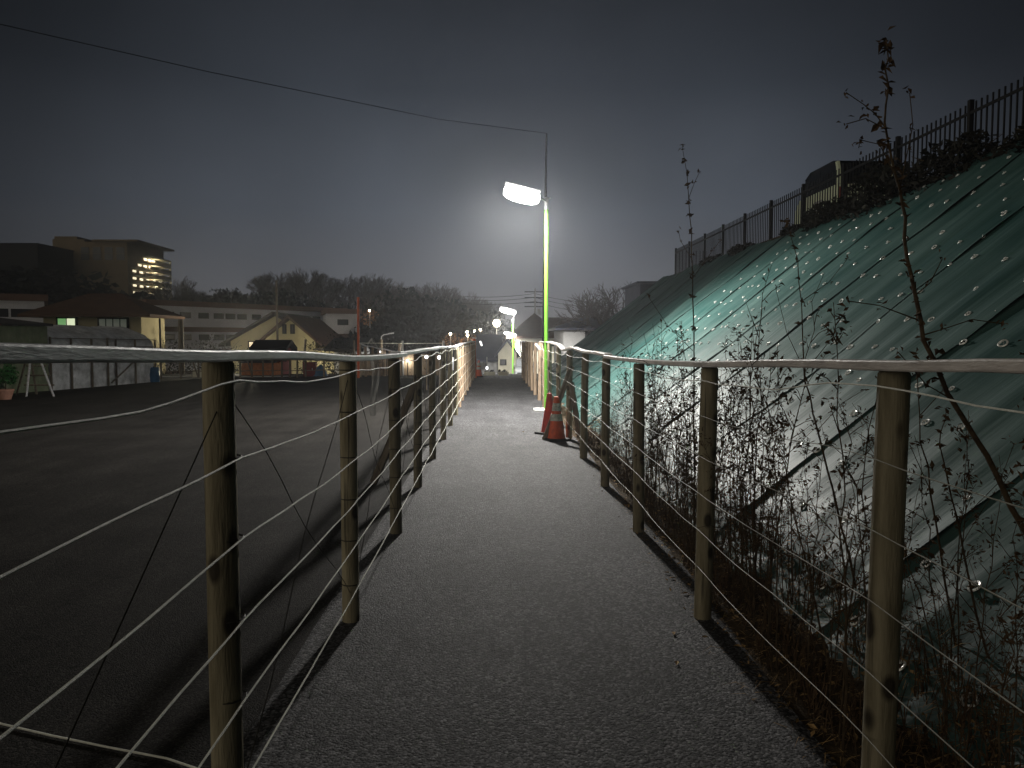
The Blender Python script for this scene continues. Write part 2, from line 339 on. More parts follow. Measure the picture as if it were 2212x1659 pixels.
# ------------------------------------------------------------------ terrain
def sst(a, b, x):
    t = min(1, max(0, (x - a) / (b - a))); return t * t * (3 - 2 * t)
def height(x, y):
    d1 = sst(33.9, 80, y); d2 = sst(-19.5, -30, x) if False else sst(0, 1, (-19.5 - x) / 10.0)
    d3 = sst(9, 16, x) * 0
    z = -2.7 * max(d1, d2, d3)
    z += 11.5 * math.exp(-((x + 92) / 27) ** 2 - ((y - 140) / 26) ** 2)
    z += 7.6 * math.exp(-((x + 30) / 24) ** 2 - ((y - 135) / 26) ** 2)
    z += 3.0 * math.exp(-((x + 58) / 20) ** 2 - ((y - 150) / 26) ** 2)
    return z
me = bpy.data.meshes.new('ground'); vs = []; fs = []
xs = [-400, -300, -200] + list(range(-150, 61, 3)) + [100, 200, 400]; ys = [-60, -30, -10, 0, 10, 20, 28, 33] + [33.9 + 2 * i for i in range(14)] + list(range(64, 220, 5)) + [260, 340, 500, 900]
for y in ys:
    for x in xs: vs.append((x, y, height(x, y) - .06))
nx = len(xs)
for j in range(len(ys) - 1):
    for i in range(nx - 1):
        a = j * nx + i; fs.append((a, a + 1, a + 1 + nx, a + nx))
me.from_pydata(vs, [], fs); me.materials.append(M['ground'])
for p in me.polygons: p.use_smooth = True
g = bpy.data.objects.new('ground', me); col.objects.link(g); structure(g)

# car park (left) and path
mb = MB(); mb.face([(-.98, -8, 0), (-.98, 33.8, 0), (-8.2, 33.8, 0), (-12.6, 29.2, 0), (-13.6, 20.5, 0), (-14.5, 12, 0), (-15.5, -8, 0)])
structure(mb.build('car_park', M['lot']))
mb = MB(); nseg = 22; edge_l = []; edge_r = []
rr = random.Random(3)
for i in range(nseg + 1):
    y = -8 + i * 41.8 / nseg
    edge_r.append(1.30 + rr.uniform(-.035, .035))
for i in range(nseg):
    y0 = -8 + i * 41.8 / nseg; y1 = -8 + (i + 1) * 41.8 / nseg
    mb.face([(-.98, y0, .002), (edge_r[i], y0, .002), (edge_r[i + 1], y1, .002), (-.98, y1, .002)])
structure(mb.build('path', M['path']))
# rough soil verge between path and slope
def grid(x0, x1, y0, y1, nx_, ny_, zf):
    m_ = MB()
    for j in range(ny_ + 1):
        for i in range(nx_ + 1):
            x = x0 + (x1 - x0) * i / nx_; y = y0 + (y1 - y0) * j / ny_; m_.v.append((x, y, zf(x, y)))
    for j in range(ny_):
        for i in range(nx_):
            a = j * (nx_ + 1) + i; m_.f.append((a, a + 1, a + nx_ + 2, a + nx_ + 1))
    return m_
def soilz(x, y):
    n = noise.noise(Vector((x * 3, y * 3, 0))) * .03 + noise.noise(Vector((x * 11, y * 11, 5))) * .014
    return (-.012 if x < 1.3 else .0) + (x - 1.2) * .06 + n * sst(1.2, 1.5, x) - .004
structure(grid(1.18, 1.95, -6, 33.8, 10, 420, soilz).build('verge', M['soil'], smooth=True))
structure(MB().box((-22, 33.8, -.6), (9.0, 34.05, -.012)).build('lot_edge', M['greyw']))

# ------------------------------------------------------------------ embankment
XB, XT, TAN, YE = 1.66, 7.14, .78, 31.5
def slope_z(x, y):
    if x <= XT: return (x - XB) * TAN
    return (XT - XB) * TAN + (x - XT) * .05
def emb(x, y):
    # the far end falls away
    zz = slope_z(x, y) - .07
    return zz
mb = MB()
xs_ = [XB - .1, 2.4, 3.2, 4.2, 5.2, 6.2, XT - .1, 7.6, 9, 14, 24, 60, 120]
ys_ = [-12, 0, 8, 16, 24, YE - .4, YE + .1]
for y in ys_:
    for x in xs_: mb.v.append((x, y, emb(x, y)))
nx = len(xs_)
for x in xs_: mb.v.append((x, YE + 2.5 + (x - XB) * .25, -2.8))
for j in range(len(ys_)):
    for i in range(nx - 1):
        a = j * nx + i; mb.f.append((a, a + 1, a + 1 + nx, a + nx))
structure(mb.build('embankment', M['soil']))

# geotextile: one thing, overlapping panels as parts, pins as parts
sheet = thing('slope_sheet', 'teal weed control sheet pinned all over the steep slope right of the path', 'ground sheet')
PW = 1.95
def sheet_off(x, y):
    u = (x - XB)
    n = noise.noise(Vector((x * .5, y * .9, 1.3))) * .05
    n += noise.noise(Vector((x * .7, y * 3.6, 4.0))) * .030 + abs(noise.noise(Vector((x * .55 + y * .15, y * 7.5, 8.0)))) * .006
    low = max(0, 1 - u / .9)
    n += low * (noise.noise(Vector((x * 5, y * 6, 9))) * .05 + noise.noise(Vector((x * 14, y * 12, 2))) * .02)
    return n
def sheet_pt(x, y, lift=0.0):
    z = slope_z(x, y); o = sheet_off(x, y) + lift
    return Vector((x - .615 * o, y, z + .788 * o))
y0 = -3.9; k = 0
panels = []
while y0 < YE - .2:
    y1 = min(y0 + PW + .16, YE)
    mb = MB(); NX = 64; NY = 30
    skew = random.uniform(-.10, .10); top = 6.95 + random.uniform(-.25, .2); bot = XB - .12 + random.uniform(-.06, .05)
    for j in range(NY + 1):
        fy = j / NY; y = y0 + (y1 - y0) * fy
        # the near-side edge lies over its neighbour and curls a little
        lift = .012 + .030 * sst(.22, 0, fy) * (1 + .6 * noise.noise(Vector((k * 3.1, fy, 0)))) if False else .008 + .022 * max(0, 1 - fy / .09) ** 1.5 + .004 * (k % 2)
        for i in range(NX + 1):
            fx = i / NX; x = bot + (top - bot) * fx
            yy = y + skew * fx + .02 * math.sin(fx * 9 + k)
            lf = lift * (.6 + .7 * abs(noise.noise(Vector((x * 1.1, k * 5.0, 3)))) * 2)
            if x > XT: lf *= .5
            mb.v.append(tuple(sheet_pt(x, yy, lf)))
    for j in range(NY):
        for i in range(NX):
            a = j * (NX + 1) + i; mb.f.append((a, a + 1, a + NX + 2, a + NX + 1))
    o = mb.build('sheet_panel', M['sheet'], sheet, smooth=True); panels.append(o)
    y0 += PW; k += 1
# pins
def pin_mesh():
    m_ = MB(); K = 14
    n0 = len(m_.v); k2 = 5
    for j in range(K):
        a = 2 * math.pi * j / K
        for q in range(k2):
            b_ = 2 * math.pi * q / k2; r_ = .027 + .0065 * math.cos(b_)
            m_.v.append((r_ * math.cos(a), r_ * math.sin(a), .005 * math.sin(b_) + .004))
    for j in range(K):
        for q in range(k2):
            a0 = n0 + j * k2 + q; a1 = n0 + j * k2 + (q + 1) % k2; b0 = n0 + ((j + 1) % K) * k2 + q; b1 = n0 + ((j + 1) % K) * k2 + (q + 1) % k2
            m_.f.append((a0, b0, b1, a1))
    m_.tube([(-.004, 0, 0), (-.004, 0, .016), (.004, 0, .020), (.02, 0, .018)], .0045, 5)
    return m_
pm_v = pin_mesh(); M['pin'] = mat('pin_metal', (.85,.85,.82), .28, .15, 20, 0, 60, .8, metal=.35)
pin_me = pm_v.mesh('ground_pin', True); pin_me.materials.append(M['pin'])
pins = []
row = 0; x = XB + .20
while x < XT - .1:
    y = -.2 + random.uniform(0, .4)
    while y < 16.5:
        if random.random() > .10:
            xx = x + random.gauss(0, .03); yy = y + random.gauss(0, .05)
            pins.append((xx, yy, random.uniform(.7, 1.15), random.uniform(0, 6.28)))
        y += .46 if x < 5 else .5
    x += .345; row += 1
pins.sort(key=lambda q: q[1] * 1.0 + abs(q[0] - 3) * .2 if q[1] > 1.5 else 99)
slope_q = Quaternion((0, 1, 0), -math.atan(TAN))
rest = MB()
for i, (xx, yy, s, a) in enumerate(pins):
    p = sheet_pt(xx, yy, .016)
    q = slope_q @ Quaternion((0, 0, 1), a) @ Quaternion((1, 0, 0), random.gauss(0, .16))
    if i < 100:
        o = bpy.data.objects.new('ground_pin', pin_me); col.objects.link(o); o.parent = sheet; o.location = p; o.rotation_mode = 'QUATERNION'; o.rotation_quaternion = q; o.scale = (s, s, s)
    else:
        n = len(rest.v)
        for v in pm_v.v: rest.v.append(tuple(p + (q @ Vector(v)) * s))
        for f in pm_v.f: rest.f.append(tuple(n + t for t in f))
o = rest.build('ground_pins', M['pin'], sheet); o['kind'] = 'stuff'

# ------------------------------------------------------------------ rope fences along the path
POSTY = [2.29 + 1.955 * i for i in range(16)]
def rail_z_left(y):
    pts = [(-2, 1.56), (1.25, 1.548), (2.29, 1.527), (4.26, 1.468), (6.2, 1.438), (8.1, 1.437), (10, 1.44), (12, 1.44), (16, 1.435), (20, 1.47), (26, 1.50), (34, 1.50)]
    return lerp(pts, y)
def rail_z_right(y):
    pts = [(-2, 1.54), (1.7, 1.515), (2.3, 1.495), (4.26, 1.435), (6.2, 1.395), (8.1, 1.395), (10, 1.405), (11.5, 1.435), (13, 1.40), (14, 1.47), (16, 1.52), (19, 1.52), (26, 1.52), (34, 1.50)]
    return lerp(pts, y)
def lerp(pts, y):
    for (a, za), (b, zb) in zip(pts, pts[1:]):
        if y <= b:
            t = max(0, (y - a) / (b - a)); t = t * t * (3 - 2 * t) * .5 + t * .5
            return za + (zb - za) * t
    return pts[-1][1]
def strip(path, w_, h_):
    """flat board following path of points"""
    m_ = MB()
    for i, p in enumerate(path):
        t = (path[min(i + 1, len(path) - 1)] - path[max(i - 1, 0)]).normalized(); s_ = t.cross(Vector((0, 0, 1))).normalized()
        u = s_.cross(t)
        for a, b in ((-1, -1), (1, -1), (1, 1), (-1, 1)): m_.v.append(tuple(p + s_ * (a * w_ / 2) + u * (b * h_ / 2)))
    for i in range(len(path) - 1):
        for j in range(4):
            a0 = i * 4 + j; a1 = i * 4 + (j + 1) % 4; m_.f.append((a0, a1, a1 + 4, a0 + 4))
    m_.f.append((3, 2, 1, 0)); n = (len(path) - 1) * 4; m_.f.append((n, n + 1, n + 2, n + 3))
    return m_
def fence(side, X, zf, wires, label):
    root = thing('rope_fence', label, 'fence', (X, 0, 0), 0, 'rope fences on the two sides of the path')
    rnd = random.Random(5 if side < 0 else 9)
    tops = []
    for i, y in enumerate([.35] + POSTY):
        r_ = rnd.uniform(.043, .050)
        if i == 1: r_ = .047
        zt = zf(y) - .017
        lx = rnd.gauss(0, .010); ly = rnd.gauss(0, .01)
        if side > 0 and i == 1: lx = .018
        if side > 0 and i == 2: lx = .022
        m_ = MB(); pr = []; K = 18
        hs = [-.12, 0, .3, .7, 1.1, zt - .012, zt]
        pts = [(lx * h / 1.4, ly * h / 1.4, h) for h in hs]
        rad = [r_ * 1.02, r_ * 1.02, r_ * rnd.uniform(.99, 1.03), r_ * rnd.uniform(.98, 1.02), r_ * rnd.uniform(.97, 1.01), r_ * .98, r_ * .84]
        m_.tube(pts, rad, K)
        o = m_.build('post', M['post_lighter'] if y > 16.6 else M['post'], root, smooth=True, loc=(rnd.gauss(0, .006), y, 0))  # posts beyond the lamp: its light put into a lighter brown
        if y > 16.6: o['label'] = 'post in a brown lightened for the lamplight'
    # rail boards
    cuts = [(-1.5, 6.9), (6.55, 13.4), (13.2, 31.9)] if side < 0 else [(-1.5, 8.3), (8.15, 12.9), (12.8, 19.6)]
    for n_, (a, b) in enumerate(cuts):
        path = []; yy = a
        while yy < b + .01:
            path.append(Vector((.012 * math.sin(yy * .9 + side) + (.02 if n_ % 2 else 0) * side, yy, zf(yy) + (.0 if n_ % 2 == 0 else .012) + .004 * math.sin(yy * 2.3)))); yy += .3
        strip(path, .088, .033).build('rail', M['rail'] if side < 0 else M['rail_r'], root, bevel=.006)
    # ropes
    for wi, wz in enumerate(wires):
        m_ = MB(); pts = []; end = 31.8 if side < 0 else 19.8
        y = -.6 if side < 0 else .5
        ph = rnd.uniform(0, 6)
        while y < end:
            u = (y - 2.29) / 1.955; fr = u - math.floor(u)
            sag = -.012 * math.sin(math.pi * fr) * (2.2 if wi == 0 else 1)
            kink = noise.noise(Vector((y * 2.1, wi * 7.7, side))) * (.016 if wi == 0 else .007)
            pts.append((-side * .052 + noise.noise(Vector((y * 1.7, wi * 3.3, 8))) * .005, y, wz(y) + sag + kink)); y += .16
        m_.tube(pts, .0033 if side < 0 else (.0026 if wi == 0 else .0017), 5).build('rope', M['rope'] if side < 0 or wi == 0 else M['rope_grey'], root)
    return root
def wz_left(top, bot):
    return lambda y: lerp([(-2, top), (2.29, top), (4.26, bot), (8, bot - .0), (34, bot + .02)], y)
lw = [(1.447, 1.405), (1.222, 1.175), (.978, .925), (.735, .692), (.492, .462), (.245, .212)]
lf = fence(-1, -.80, rail_z_left, [wz_left(a, b) for a, b in lw], 'left timber post fence with white ropes beside the dark car park')
# thin dark cross bracing
for i in range(9):
    ya, yb = POSTY[i], POSTY[i + 1]
    m_ = MB()
    for (z0, z1) in ((1.43, .14), (.10, 1.38)):
        pts = [(.0 + .01 * math.sin(t * 9), ya + (yb - ya) * t, z0 + (z1 - z0) * t + noise.noise(Vector((t * 4, i, z0))) * .012) for t in [q / 10 for q in range(11)]]
        m_.tube(pts, .0021, 4)
    m_.build('cross_wire', M['dark_wire'], lf)
m_ = MB()
pts = [(0, .35 + 1.94 * t, .10 + 1.30 * t) for t in (0, .25, .5, .75, 1)]; m_.tube(pts, .0021, 4)
m_.build('cross_wire', M['dark_wire'], lf)
# ties around posts
m_ = MB()
for i, y in enumerate(POSTY[:10]):
    for a, b in lw:
        z = lerp([(-2, a), (2.29, a), (4.26, b), (34, b + .02)], y)
        K = 12
        m_.tube([(.049 * math.cos(q * 6.283 / K), y + .049 * math.sin(q * 6.283 / K), z) for q in range(K + 1)], .0028, 4, cap=False)
m_.build('tie', M['dark_wire'], lf)
rw = [(1.436, 1.345), (1.217, 1.15), (1.0, .93), (.782, .72), (.563, .51), (.355, .30)]
rf = fence(1, 1.19, rail_z_right, [wz_left(a, b) for a, b in rw], 'right timber post fence with weathered rail in front of the dry weeds')

# braces
def bar(name, a, b, wd, th, m, parent=None, twist=0):
    a = Vector(a); b = Vector(b); d = (b - a); q = d.to_track_quat('Z', 'X'); q = q @ Quaternion((0, 0, 1), twist)
    m_ = MB(); ln = d.length
    m_.box((-wd / 2, -th / 2, 0), (wd / 2, th / 2, ln))
    o = m_.build(name, m, parent, bevel=.003); o.location = a; o.rotation_mode = 'QUATERNION'; o.rotation_quaternion = q
    return o
o = bar('prop_board', (.80, 11.98, .0), (1.22, 11.96, 1.16), .085, .04, M['plank'])
tag(o, 'dark timber prop leaning on the right fence beside the traffic cone', 'plank')
o = bar('prop_board', (1.34, 11.95, .08), (1.22, 12.02, .90), .08, .04, M['plank'])
tag(o, 'short dark timber prop behind the traffic cone on the verge side', 'plank')
o = bar('prop_board', (-1.32, 8.4, 0), (-.83, 8.16, 1.10), .08, .04, M['plank'])
tag(o, 'timber prop leaning on the left fence from the car park side', 'plank')
# loose cord lying on the car park
pts = [P(-60, 1558, 3.2), P(0, 1575, 3.10), P(110, 1603, 3.0), P(240, 1630, 2.9), P(360, 1659, 2.82), P(470, 1690, 2.7)]
pts = [Vector((p.x, p.y, .008)) for p in pts]
tag(MB().tube(pts, .0042, 6).build('loose_cord', M['rope']), 'loose white cord lying on the dark asphalt left of the fence', 'cord')

# ------------------------------------------------------------------ traffic cones
def cone(loc, label, m, bands=True, s=1.0, rz=0, group='traffic cones'):
    root = thing('traffic_cone', label, 'traffic cone', loc, rz, group)
    MB().box((-.185, -.185, 0), (.185, .185, .035)).build('base', M['rubber'], root, bevel=.01)
    MB().lathe([(.145, .035), (.138, .06), (.096, .33), (.066, .52), (.046, .655), (.043, .68), (.038, .70)], 28).build('cone_body', m, root, smooth=True)
    if bands:
        def rr_(z): return .145 - (z - .035) * (.145 - .046) / .62
        for a, b in ((.315, .425), (.475, .60)):
            MB().lathe([(rr_(a) + .004, a), (rr_((a + b) / 2) + .0045, (a + b) / 2), (rr_(b) + .004, b)], 28).build('band', M['band'], root, smooth=True)
    root.scale = (s, s, s)
    return root
cone((.985, 11.95, .004), 'orange traffic cone with two dirty grey bands by the timber prop', M['cone'], s=.97, rz=.3)
cone((.93, 12.75, .004), 'dark red traffic cone hidden behind the banded orange cone', M['cone2'], False, s=.97, rz=.8)
cone((-.62, 32.6, .004), 'small far traffic cone at the end of the path by the orange pole', M['cone'], s=1.0, rz=.1)

# ------------------------------------------------------------------ green lamp poles
def lamp_post(x, y, zb, hz, head_c, head_len, label, watts, base=True, lt=-5, group='lit green lamp posts', yawh=0.0):
    root = thing('lamp_post', label, 'street lamp', (x, y, zb), 0, group)
    H = hz - zb
    MB().tube([(0, 0, 0), (0, 0, H - .02)], .043, 20).build('pole', M['green_paint'], root, smooth=True)
    if base:
        b_ = MB().box((-.27, -.24, .0), (.10, .24, .045)); b_.build('base_plate', M['white_paint'], root, bevel=.008)
        MB().box((.048, -.03, .42), (.075, .03, .47)).build('clip', M['black_metal'], root)
    MB().tube([(0, 0, H - .22), (0, 0, H), (-.01, 0, H + .05)], [.056, .054, .03], 14).tube([(.03, 0, H + .0), (.09, -.01, H + .03)], .016, 8).build('bracket', M['alu'], root, smooth=True)
    hc = Vector(head_c) - Vector((x, y, zb))
    MB().tube([(0, 0, H - .04), (hc.x + head_len * .45, hc.y, hc.z - .05)], .02, 10).build('arm', M['alu'], root, smooth=True)
    # head: a tilted flood-light body whose glass looks down and towards the path
    q = Matrix.Rotation(R(14), 3, 'Y') @ Matrix.Rotation(R(-52), 3, 'X')
    h = MB().obox((0, 0, .045), (head_len * .98, .34, .05), q).build('lamp_head', M['alu'], root, bevel=.02); h.location = hc
    gb = MB(); KU, KV = 20, 10
    for v_ in range(KV + 1):
        for u_ in range(KU):
            a_ = 2 * math.pi * u_ / KU; b_ = math.pi / 2 * v_ / KV; e_ = lambda c: math.copysign(abs(c) ** .7, c)
            gb.v.append(tuple(q @ Vector((head_len * .5 * e_(math.cos(a_)) * math.cos(b_) , .19 * e_(math.sin(a_)) * math.cos(b_), .012 - .11 * math.sin(b_)))))
    for v_ in range(KV):
        for u_ in range(KU): gb.f.append((v_ * KU + u_, v_ * KU + (u_ + 1) % KU, (v_ + 1) * KU + (u_ + 1) % KU, (v_ + 1) * KU + u_))
    gl = gb.build('diffuser', M['lamp_lit'], h, smooth=True)
    gl.data.materials[0].cycles.emission_sampling = 'NONE'
    lamp_light('lamp_light', hc + q @ Vector((0, 0, -.34)), watts, (1.0, .965, .90), root, tilt=(R(lt), 0))
    return root
hc1 = P(1127, 421, 16.5)
lamp_post(1.16, 16.9, .002, 4.62, hc1, .80, 'tall lime green lamp post with white base plate on the right of the path', LAMP_K)
p2 = P(1108, 690, 46); h2 = P(1097, 672, 45.6)
lamp_post(p2.x, 46, height(p2.x, 46), p2.z, h2, 1.0, 'middle lamp post with curved green foot beyond the end of the path', LAMP_K * 1.7, False, 8)
p3 = P(1112, 731, 66); h3 = P(1102, 722, 65.5)
lamp_post(p3.x, 66, height(p3.x, 66), p3.z, h3, 1.1, 'farthest lit lamp post, its head just below the middle lamp', LAMP_K * 1.3, False, 10)

# globe lamp on pole far left of them
def small_light(px, py, Y, r_, label, m, watts=0, colour=(1, .9, .7), pole=True, name='street_lamp', cat='street lamp', group='small lights beyond the path'):
    c = P(px, py, Y); zb = height(c.x, Y)
    root = thing(name, label, cat, (c.x, c.y, zb), 0, group); H = c.z - zb
    if pole: MB().tube([(.0, 0.25, 0), (.0, .25, H - .1), (0, .1, H + r_ + .02)], .045, 8).build('pole', M['alu'], root, smooth=True)
    MB().lathe([(.001, -r_), (r_ * .6, -r_ * .8), (r_, 0), (r_ * .6, r_ * .8), (.001, r_)], 14, (0, 0, H)).build('lamp_globe', m, root, smooth=True)
    if pole: MB().lathe([(r_ * 1.1, r_ * .75), (r_ * .3, r_ * 1.2)], 14, (0, 0, H)).build('shade', M['alu'], root)
    if watts:
        ld = bpy.data.lights.new('glow', 'POINT'); ld.energy = watts; ld.color = colour; ld.shadow_soft_size = .1
        ob = bpy.data.objects.new('lamp_light', ld); col.objects.link(ob); ob.parent = root; ob.location = (0, -r_ - .12, H - .05)
    return root
small_light(1073, 698, 78, .40, 'round yellowish lamp left of the middle lamp post', M['lamp_warm'], 900)
small_light(1024, 715, 90, .18, 'tiny white light between the round lamp and orange pole', M['lamp_warm'])
small_light(1009, 717, 88, .15, 'tiny light low on the hillside left of the orange pole', M['lamp_warm'])
small_light(1038, 712, 92, .17, 'tiny white light just above the dark blue roof', M['lamp_warm'])

# ------------------------------------------------------------------ poles, cables
def pole_thing(name, label, cat, a, b, r0, r1, m, group=None, extra=None):
    root = thing(name, label, cat, a, 0, group); d = Vector(b) - Vector(a)
    MB().tube([(0, 0, 0), d * .5, d], [r0, (r0 + r1) / 2, r1], 12).build('shaft', m, root, smooth=True)
    return root
pb = P(1172, 800, 40); pt = P(1180.5, 288, 40)
up = pole_thing('utility_pole', 'very tall thin dark pole rising behind the green lamp post', 'pole', (pb.x, 40, -1.2), pt, .085, .045, M['black_metal'])
MB().tube([(.3, -.3, 12.9), (.3, 0, 12.9)], .02, 5)
ob = pole_thing('orange_pole', 'tall orange pole standing at the back of the car park', 'pole', P(774.5, 817, 31.8), P(773.5, 642, 31.8), .052, .050, M['orange_pole'], 'orange poles')
ob = pole_thing('orange_pole', 'orange pole at the far end of the left path fence', 'pole', (-.76, 31.7, 0), (-.80, 31.7, 1.62), .07, .065, M['orange_pole'], 'orange poles')
MB().box((-.12, -.02, 1.60), (.06, .02, 1.66)).build('cap', M['white_paint'], ob)
def cable(label, pts, r_, n=24, sag=.0, m=None, name='overhead_cable', group='overhead cables'):
    m_ = MB(); P_ = []
    for (a, b) in zip(pts, pts[1:]):
        for i in range(n):
            t = i / n; p = a.lerp(b, t); p.z -= sag * 4 * t * (1 - t); P_.append(p)
    P_.append(pts[-1]); m_.tube(P_, r_, 5)
    return tag(m_.build(name, m or M['black_metal']), label, 'cable', group)
cable('thin cable crossing the sky from upper left to the tall dark pole', [P(-150, 18, 22), P(450, 155, 25), P(945, 257, 32), pt], .013, 14)
# distant pole with cross arms
pc = P(1156, 634, 95); zb = height(pc.x, 95)
root = thing('utility_pole', 'distant utility pole with stacked cross arms left of the green post', 'pole', (pc.x, 95, zb)); H = pc.z - zb
MB().tube([(0, 0, 0), (0, 0, H + .6)], [.16, .10], 10).build('shaft', M['greyw'], root)
for q, zz in enumerate((.2, -.5, -1.1, -1.6)):
    MB().box((-1.3, -.06, H + zz - .05), (1.0, .06, H + zz + .05)).build('cross_arm', M['black_metal'], root)
MB().lathe([(.22, -2.6), (.22, -1.9)], 12, (.5, 0, H)).build('transformer', M['greyw'], root)
for q, (dy, lab) in enumerate(((0, 'topmost of the distant cables right of the green post'), (8, 'second distant cable down right of the green post'), (17, 'third distant cable down right of the green post'))):
    cable(lab, [P(1000, 640 + dy * .9, 105), P(1156, 634 + dy, 95), P(1275, 652 + dy * 1.3, 90), P(1420, 668 + dy * 1.3, 84)], .028, 10, .25)

# ------------------------------------------------------------------ crest fence, van
cf = thing('crest_fence', 'dark metal picket fence along the top of the slope', 'fence')
XF = 7.42; ZT0 = slope_z(XF, 0)
fy = [3.4 + 2.15 * i for i in range(14)]; fy = [y for y in fy if y < 32.2]
def top_prof(y): return .985 + .02 * math.sin(y * .5)
for y in fy:
    MB().box((XF - .035, y - .035, ZT0 - .5), (XF + .035, y + .035, ZT0 + 1.00)).build('post', M['black_metal'], cf)
for a, b in zip(fy, fy[1:]):
    m_ = MB(); n = 16
    for i in range(1, n):
        y = a + (b - a) * i / n
        m_.box((XF - .010, y - .011, ZT0 - .25), (XF + .010, y + .011, ZT0 + .95))
    m_.build('picket_panel', M['black_metal'], cf)
    MB().box((XF - .03, a + .036, ZT0 + .77), (XF - .012, b - .036, ZT0 + .815)).build('rail', M['black_metal'], cf)
    MB().box((XF - .03, a + .036, ZT0 - .12), (XF - .012, b - .036, ZT0 - .08)).build('rail', M['black_metal'], cf)
# end return of the fence
xe = XF
m_ = MB()
for i in range(1, 12): m_.box((XF + i * .14 - .01, fy[-1] - .01, ZT0 - .6), (XF + i * .14 + .01, fy[-1] + .01, ZT0 + .9))
m_.build('picket_panel', M['black_metal'], cf)

van = thing('parked_van', 'pale van with dark windows parked behind the fence on top of the slope', 'van', (9.5, 21.3, 4.62))
# origin: rear left corner on the ground, x to the right, y forward
W_, LN = 1.62, 2.85; ztop = 1.96; zb_ = 1.27
side = [(0, .25), (0, zb_), (.02, 1.72), (.12, ztop - .03), (.35, ztop), (1.9, ztop), (2.25, ztop - .12), (2.62, zb_ + .02), (2.95, 1.05), (3.0, .3)]
body = MB()
lowp = [(0, .25), (0, zb_), (2.66, zb_), (2.98, 1.0), (3.02, .3)]
body.prism(lowp, 0, W_, 'x'); body.build('body', M['van'], van, bevel=.04)
MB().prism([(0.02, zb_), (.07, 1.72), (.16, ztop - .04), (.36, ztop - .015), (1.9, ztop - .015), (2.3, ztop - .16), (2.64, zb_)], .05, W_ - .05, 'x').build('windows', M['glass'], van)
MB().prism([(.14, ztop - .045), (.36, ztop), (1.92, ztop), (2.3, ztop - .15), (2.28, ztop - .19), (1.9, ztop - .05), (.36, ztop - .05)], .03, W_ - .03, 'x').build('roof', M['glass'], van)
for yy in (.0,):
    MB().prism([(-.005, zb_), (.035, 1.72), (.10, ztop - .06), (.24, ztop - .06), (.17, 1.72), (.13, zb_)], .035, .10, 'x').build('pillar', M['van'], van)
    MB().prism([(-.005, zb_), (.035, 1.72), (.10, ztop - .06), (.24, ztop - .06), (.17, 1.72), (.13, zb_)], W_ - .10, W_ - .035, 'x').build('pillar', M['van'], van)
MB().prism([(1.25, zb_), (1.25, ztop - .05), (1.31, ztop - .05), (1.31, zb_)], .04, .055, 'x').build('pillar', M['glass'], van)
for yy in (.55, 2.4):
    for xx in (0.0, W_ - .16):
        w_ = MB().prism([(yy + .28 * math.cos(a * .3927), .28 + .28 * math.sin(a * .3927)) for a in range(16)], xx - .01, xx + .17, 'x').build('wheel', M['tyre'], van)
MB().box((.0 - .012, .9, .72), (-.002, 1.5, 1.0)).build('side_panel', M['greyw'], van)
for xx in (.06, W_ - .16): MB().box((xx, -.02, .85), (xx + .10, -.001, 1.18)).build('tail_light', M['redp'], van)
MB().box((.5, -.02, .62), (.95, -.002, .80)).build('number_plate', M['white_paint'], van)

# scrub along the crest
def leaf_clump(n, rx, ry, rz_, sz, seed, lo=.0):
    rn = random.Random(seed); m_ = MB()
    for i in range(n):
        while True:
            p = Vector((rn.uniform(-1, 1), rn.uniform(-1, 1), rn.uniform(lo, 1)))
            if p.length < 1: break
        p = p * (1 + .25 * noise.noise(p * 2.2 + Vector((seed, 0, 0))))
        p = Vector((p.x * rx, p.y * ry, p.z * rz_))
        q = Quaternion(Vector((rn.gauss(0, 1), rn.gauss(0, 1), rn.gauss(0, 1))).normalized(), rn.uniform(0, 6.28)); s = sz * rn.uniform(.5, 1.5)
        m_.face([p + q @ Vector(v) for v in ((-s, 0, 0), (0, -s * .4, 0), (s, 0, .1 * s), (0, s * .4, 0))])
    return m_
M['scrub'] = mat('scrub', (.012,.011,.007), .9, .5, 3)
def shrub(loc, sx, sy, sz_, seed, label, group='dark shrubs along the slope top', mm='scrub'):
    root = thing('shrub', label, 'shrub', loc, 0, group)
    leaf_clump(2600, sx, sy, sz_, .06, seed, -.5).build('foliage', M[mm], root)
    m_ = MB(); rn = random.Random(seed)
    for i in range(7):
        a = rn.uniform(0, 6.28); m_.tube([(0, 0, -.1), (math.cos(a) * sx * .4, math.sin(a) * sy * .4, sz_ * .5), (math.cos(a) * sx * .8, math.sin(a) * sy * .8, sz_ * rn.uniform(.6, .95))], [.018, .012, .005], 4)
    m_.build('stem', M['weed'], root)
    return root
zt = ZT0
for i, (x_, y_, sx, sy, sz_, lab) in enumerate(((7.15, 7.6, .35, 1.3, .34, 'dark shrub on the slope top nearest the camera, at the photo edge'), (7.1, 9.6, .4, 1.3, .42, 'second dark shrub from the photo edge on the slope top'),
        (7.0, 11.7, .5, 1.2, .62, 'tall dark shrub on the slope top, third from the photo edge'), (6.9, 13.6, .6, 1.2, .66, 'tallest dark shrub on the slope top, just right of the van'), (6.95, 15.6, .55, 1.1, .38, 'wide dark shrub on the slope top below the van rear'),
        (6.95, 17.3, .42, .7, .14, 'dark shrub on the slope top below the van side'), (6.95, 21.3, .40, .8, .20, 'low dark shrub on the slope top left of the van'), (7.05, 24.6, .35, 1.4, .22, 'low dark tuft on the slope top near the far fence posts'))):
    shrub((x_, y_, zt - .28), sx, sy, sz_, 1 + i, lab)

